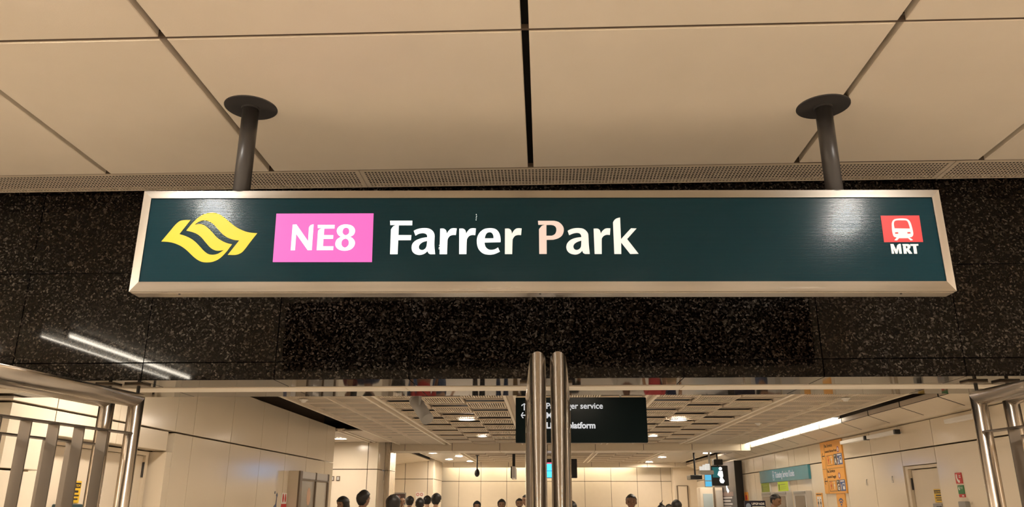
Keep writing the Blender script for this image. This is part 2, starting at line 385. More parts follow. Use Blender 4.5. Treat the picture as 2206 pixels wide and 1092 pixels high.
for (y0, y1, r0) in ((YB+.02, 19.98, 0), (20.85, 29.2, 1)):
    for x in rails: rail_pair(x, y0, y1)
    nrow = int((y1-y0)/.6)
    yy = y1-nrow*.6
    for j in range(nrow):
        y = yy+j*.6
        for bi in range(3):
            for c in range(3):
                x = rails[bi]+.093+c*(1.764/3-.0)+0.0
                k = (j+c+bi) % 2
                o = link('slatted_ceiling_tile' if k else 'plain_ceiling_tile', me_l if k else me_t, M['slat'] if k else M['tray'], c2, (x, y, HC))
                o.scale = (.98*1.764/1.8, .985, 1)
        if r0 == 0:
            for x in (-3.62, -3.045): link('slatted_ceiling_tile', me_f, M['slat'], c2, (x, y, HC)).scale = (.93, .985, 1)
            for x in (3.545, 4.26): link('slatted_ceiling_tile', me_f, M['slat'], c2, (x, y, HC)).scale = (1.06 if x > 4 else 1.15, .985, 1)
    part('ceiling_rail', MB().cbox(-3.66, -3.625, y0, y1, HC-.01, HC+.05, .003), M['rail'], c2, (0, 0, 0))
    part('ceiling_rail', MB().cbox(4.895, 4.93, y0, y1, HC-.01, HC+.05, .003), M['rail'], c2, (0, 0, 0))
    if r0 == 0:
        part('ceiling_rail', MB().cbox(-3.062, -3.047, y0, y1, HC-.006, HC+.04, .002), M['rail'], c2, (0, 0, 0))
        part('ceiling_rail', MB().cbox(4.238, 4.256, y0, y1, HC-.006, HC+.04, .002), M['rail'], c2, (0, 0, 0))
    else:
        for j in range(7):
            part('smooth_ceiling_panel', MB().cbox(-3.62, -2.52, y0+1.19*j+.004, y0+1.19*(j+1)-.004, HC, HC+.03, .003), M['soft'], c2, (0, 0, 0))
            part('smooth_ceiling_panel', MB().cbox(3.54, 4.89, y0+1.19*j+.004, y0+1.19*(j+1)-.004, HC, HC+.03, .003), M['soft'], c2, (0, 0, 0))
for j in range(6):                                             # lobby at the left behind the wall end
    part('smooth_ceiling_panel', MB().cbox(-8.4, -4.30, 16.1+.52*j, 16.1+.52*(j+1)-.006, HC, HC+.03, .003), M['tray'], c2, (0, 0, 0))
    part('smooth_ceiling_panel', MB().cbox(-4.05, -3.67, 16.1+.52*j, 16.1+.52*(j+1)-.006, HC, HC+.03, .003), M['tray'], c2, (0, 0, 0))
rail_pair(-4.17, 16.1, 19.2)
me_c = None

# beams across the concourse
def beam(name, y0, y1, x0, x1, zb, px0, pw, label):
    s = struct(name, MB().box(x0, x1, y0+.02, y1-.02, zb+.02, HC+.6), M['joint'], label)
    x = px0
    while x < x1:
        a = max(x, x0)+.006; b = min(x+pw, x1)-.006
        if b > a+.02:
            part('beam_panel', MB().cbox(a, b, y0, y0+.02, zb, HC+.2, .002), M['creamdull'], s, (0, 0, 0))
            part('beam_soffit_panel', MB().cbox(a, b, y0+.02, y1, zb, zb+.02, .002), M['creamdull'], s, (0, 0, 0))
        x += pw
    return s
beam('trim_3', 20.0, 20.8, -3.85, 5.10, E0+1.25, -4.70, 1.195, 'cream panelled beam crossing the concourse nearer the viewer')
beam('trim_4', 29.15, 29.45, -3.70, 5.10, E0+1.245, -4.3, 1.0, 'cream panelled beam crossing the far end of the concourse')

# lobby wall and pier at the left
pw_ = struct('wall_lobby', MB().box(-8.5, -4.02, 19.24, 19.85, 0, HC+.1), M['wjoint'], 'cream panelled wall behind the end of the left concourse wall')
for a, b in ((-8.4, -7.4), (-7.4, -6.3), (-6.3, -5.3), (-5.3, -4.25), (-4.25, -4.0)):
    wall_panel(pw_, a+.008, b-.008, 19.2, 19.24, ZJ+.009, HC-.002)
    wall_panel(pw_, a+.008, b-.008, 19.2, 19.24, 0, ZJ-.009)
wall_panel(pw_, -4.02, -4.0, 19.245, 19.98, ZJ+.009, HC+.1); wall_panel(pw_, -4.02, -4.0, 19.245, 19.98, 0, ZJ-.009)
pc = struct('trim_5', MB().cbox(-4.0, -3.86, 20.0, 20.75, 0, HC+.1, .01), M['steelv'], 'polished steel column cladding under the left end of the beam')
for z in (.9, ZJ): part('joint_band', MB().box(-4.004, -3.856, 19.996, 20.754, z-.004, z+.004), M['joint'], pc, (0, 0, 0))

# second bay, left: sloped soffit, rear wall, pier
s2 = struct('trim_6', MB().prism([(-3.87, HC+.3), (-3.87, HC-.03), (-5.3, E0+1.24), (-5.3, HC+.3)], 'y', 20.8, 27.0), M['joint'], 'sloped cream soffit at the left of the second bay')
for j in range(6):
    a, b = 20.8+1.033*j+.006, 20.8+1.033*(j+1)-.006
    part('soffit_panel', MB().prism([(-3.86, HC-.035), (-5.3, E0+1.215), (-5.3, E0+1.24), (-3.86, HC-.008)], 'y', a, b), M['cream'], s2, (0, 0, 0))
wl2 = struct('wall_bay_left', MB().box(-5.9, -5.35, 20.8, 27.2, 0, HC), M['creamdull'], 'side wall at the left of the second bay')
wb = struct('wall_bay_rear', MB().box(-8, -3.74, 27.04, 29.2, 0, HC+.1), M['wjoint'], 'cream panelled wall at the back of the second bay at left')
for a, b in ((-6.5, -5.55), (-5.55, -4.68), (-4.68, -3.92), (-3.92, -3.72)):
    wall_panel(wb, a+.008, b-.008, 27.0, 27.04, ZJ+.009, HC+.1); wall_panel(wb, a+.008, b-.008, 27.0, 27.04, 0, ZJ-.009)
for a, b in ((27.05, 28.1), (28.1, 29.2)):
    wall_panel(wb, -3.74, -3.72, a+.008, b-.008, ZJ+.009, HC+.1); wall_panel(wb, -3.74, -3.72, a+.008, b-.008, 0, ZJ-.009)

# far wall
fw = struct('wall_far', MB().box(-5, 6.2, 30.04, 30.4, 0, HC+.6), M['wjoint'], 'far concourse wall of cream panels washed by cove light')
xv = [-4.6, -3.18, -2.36, -1.40, -.42, .55, 1.48, 2.45, 3.41, 4.28, 4.66]
for i in range(len(xv)-1):
    a, b = xv[i]+.007, xv[i+1]-.007
    wall_panel(fw, a, b, 30.0, 30.04, ZJ+.009, HC+.3, m='creamdull'); wall_panel(fw, a, b, 30.0, 30.04, 0, ZJ-.009, m='creamdull')
pr = struct('wall_far_pier', MB().cbox(4.66, 5.5, 29.5, 30.0, 0, HC, .004), M['creamdull'], 'cream pier in the far right corner of the concourse')
part('door_leaf', MB().cbox(4.80, 5.12, 29.47, 29.5, 0, E0+.60, .003), M['creamdull'], pr, (0, 0, 0))
part('door_frame', MB().box(4.76, 4.79, 29.46, 29.5, 0, E0+.62).box(5.13, 5.16, 29.46, 29.5, 0, E0+.62).box(4.76, 5.16, 29.46, 29.5, E0+.60, E0+.62), M['bronze'], pr, (0, 0, 0))

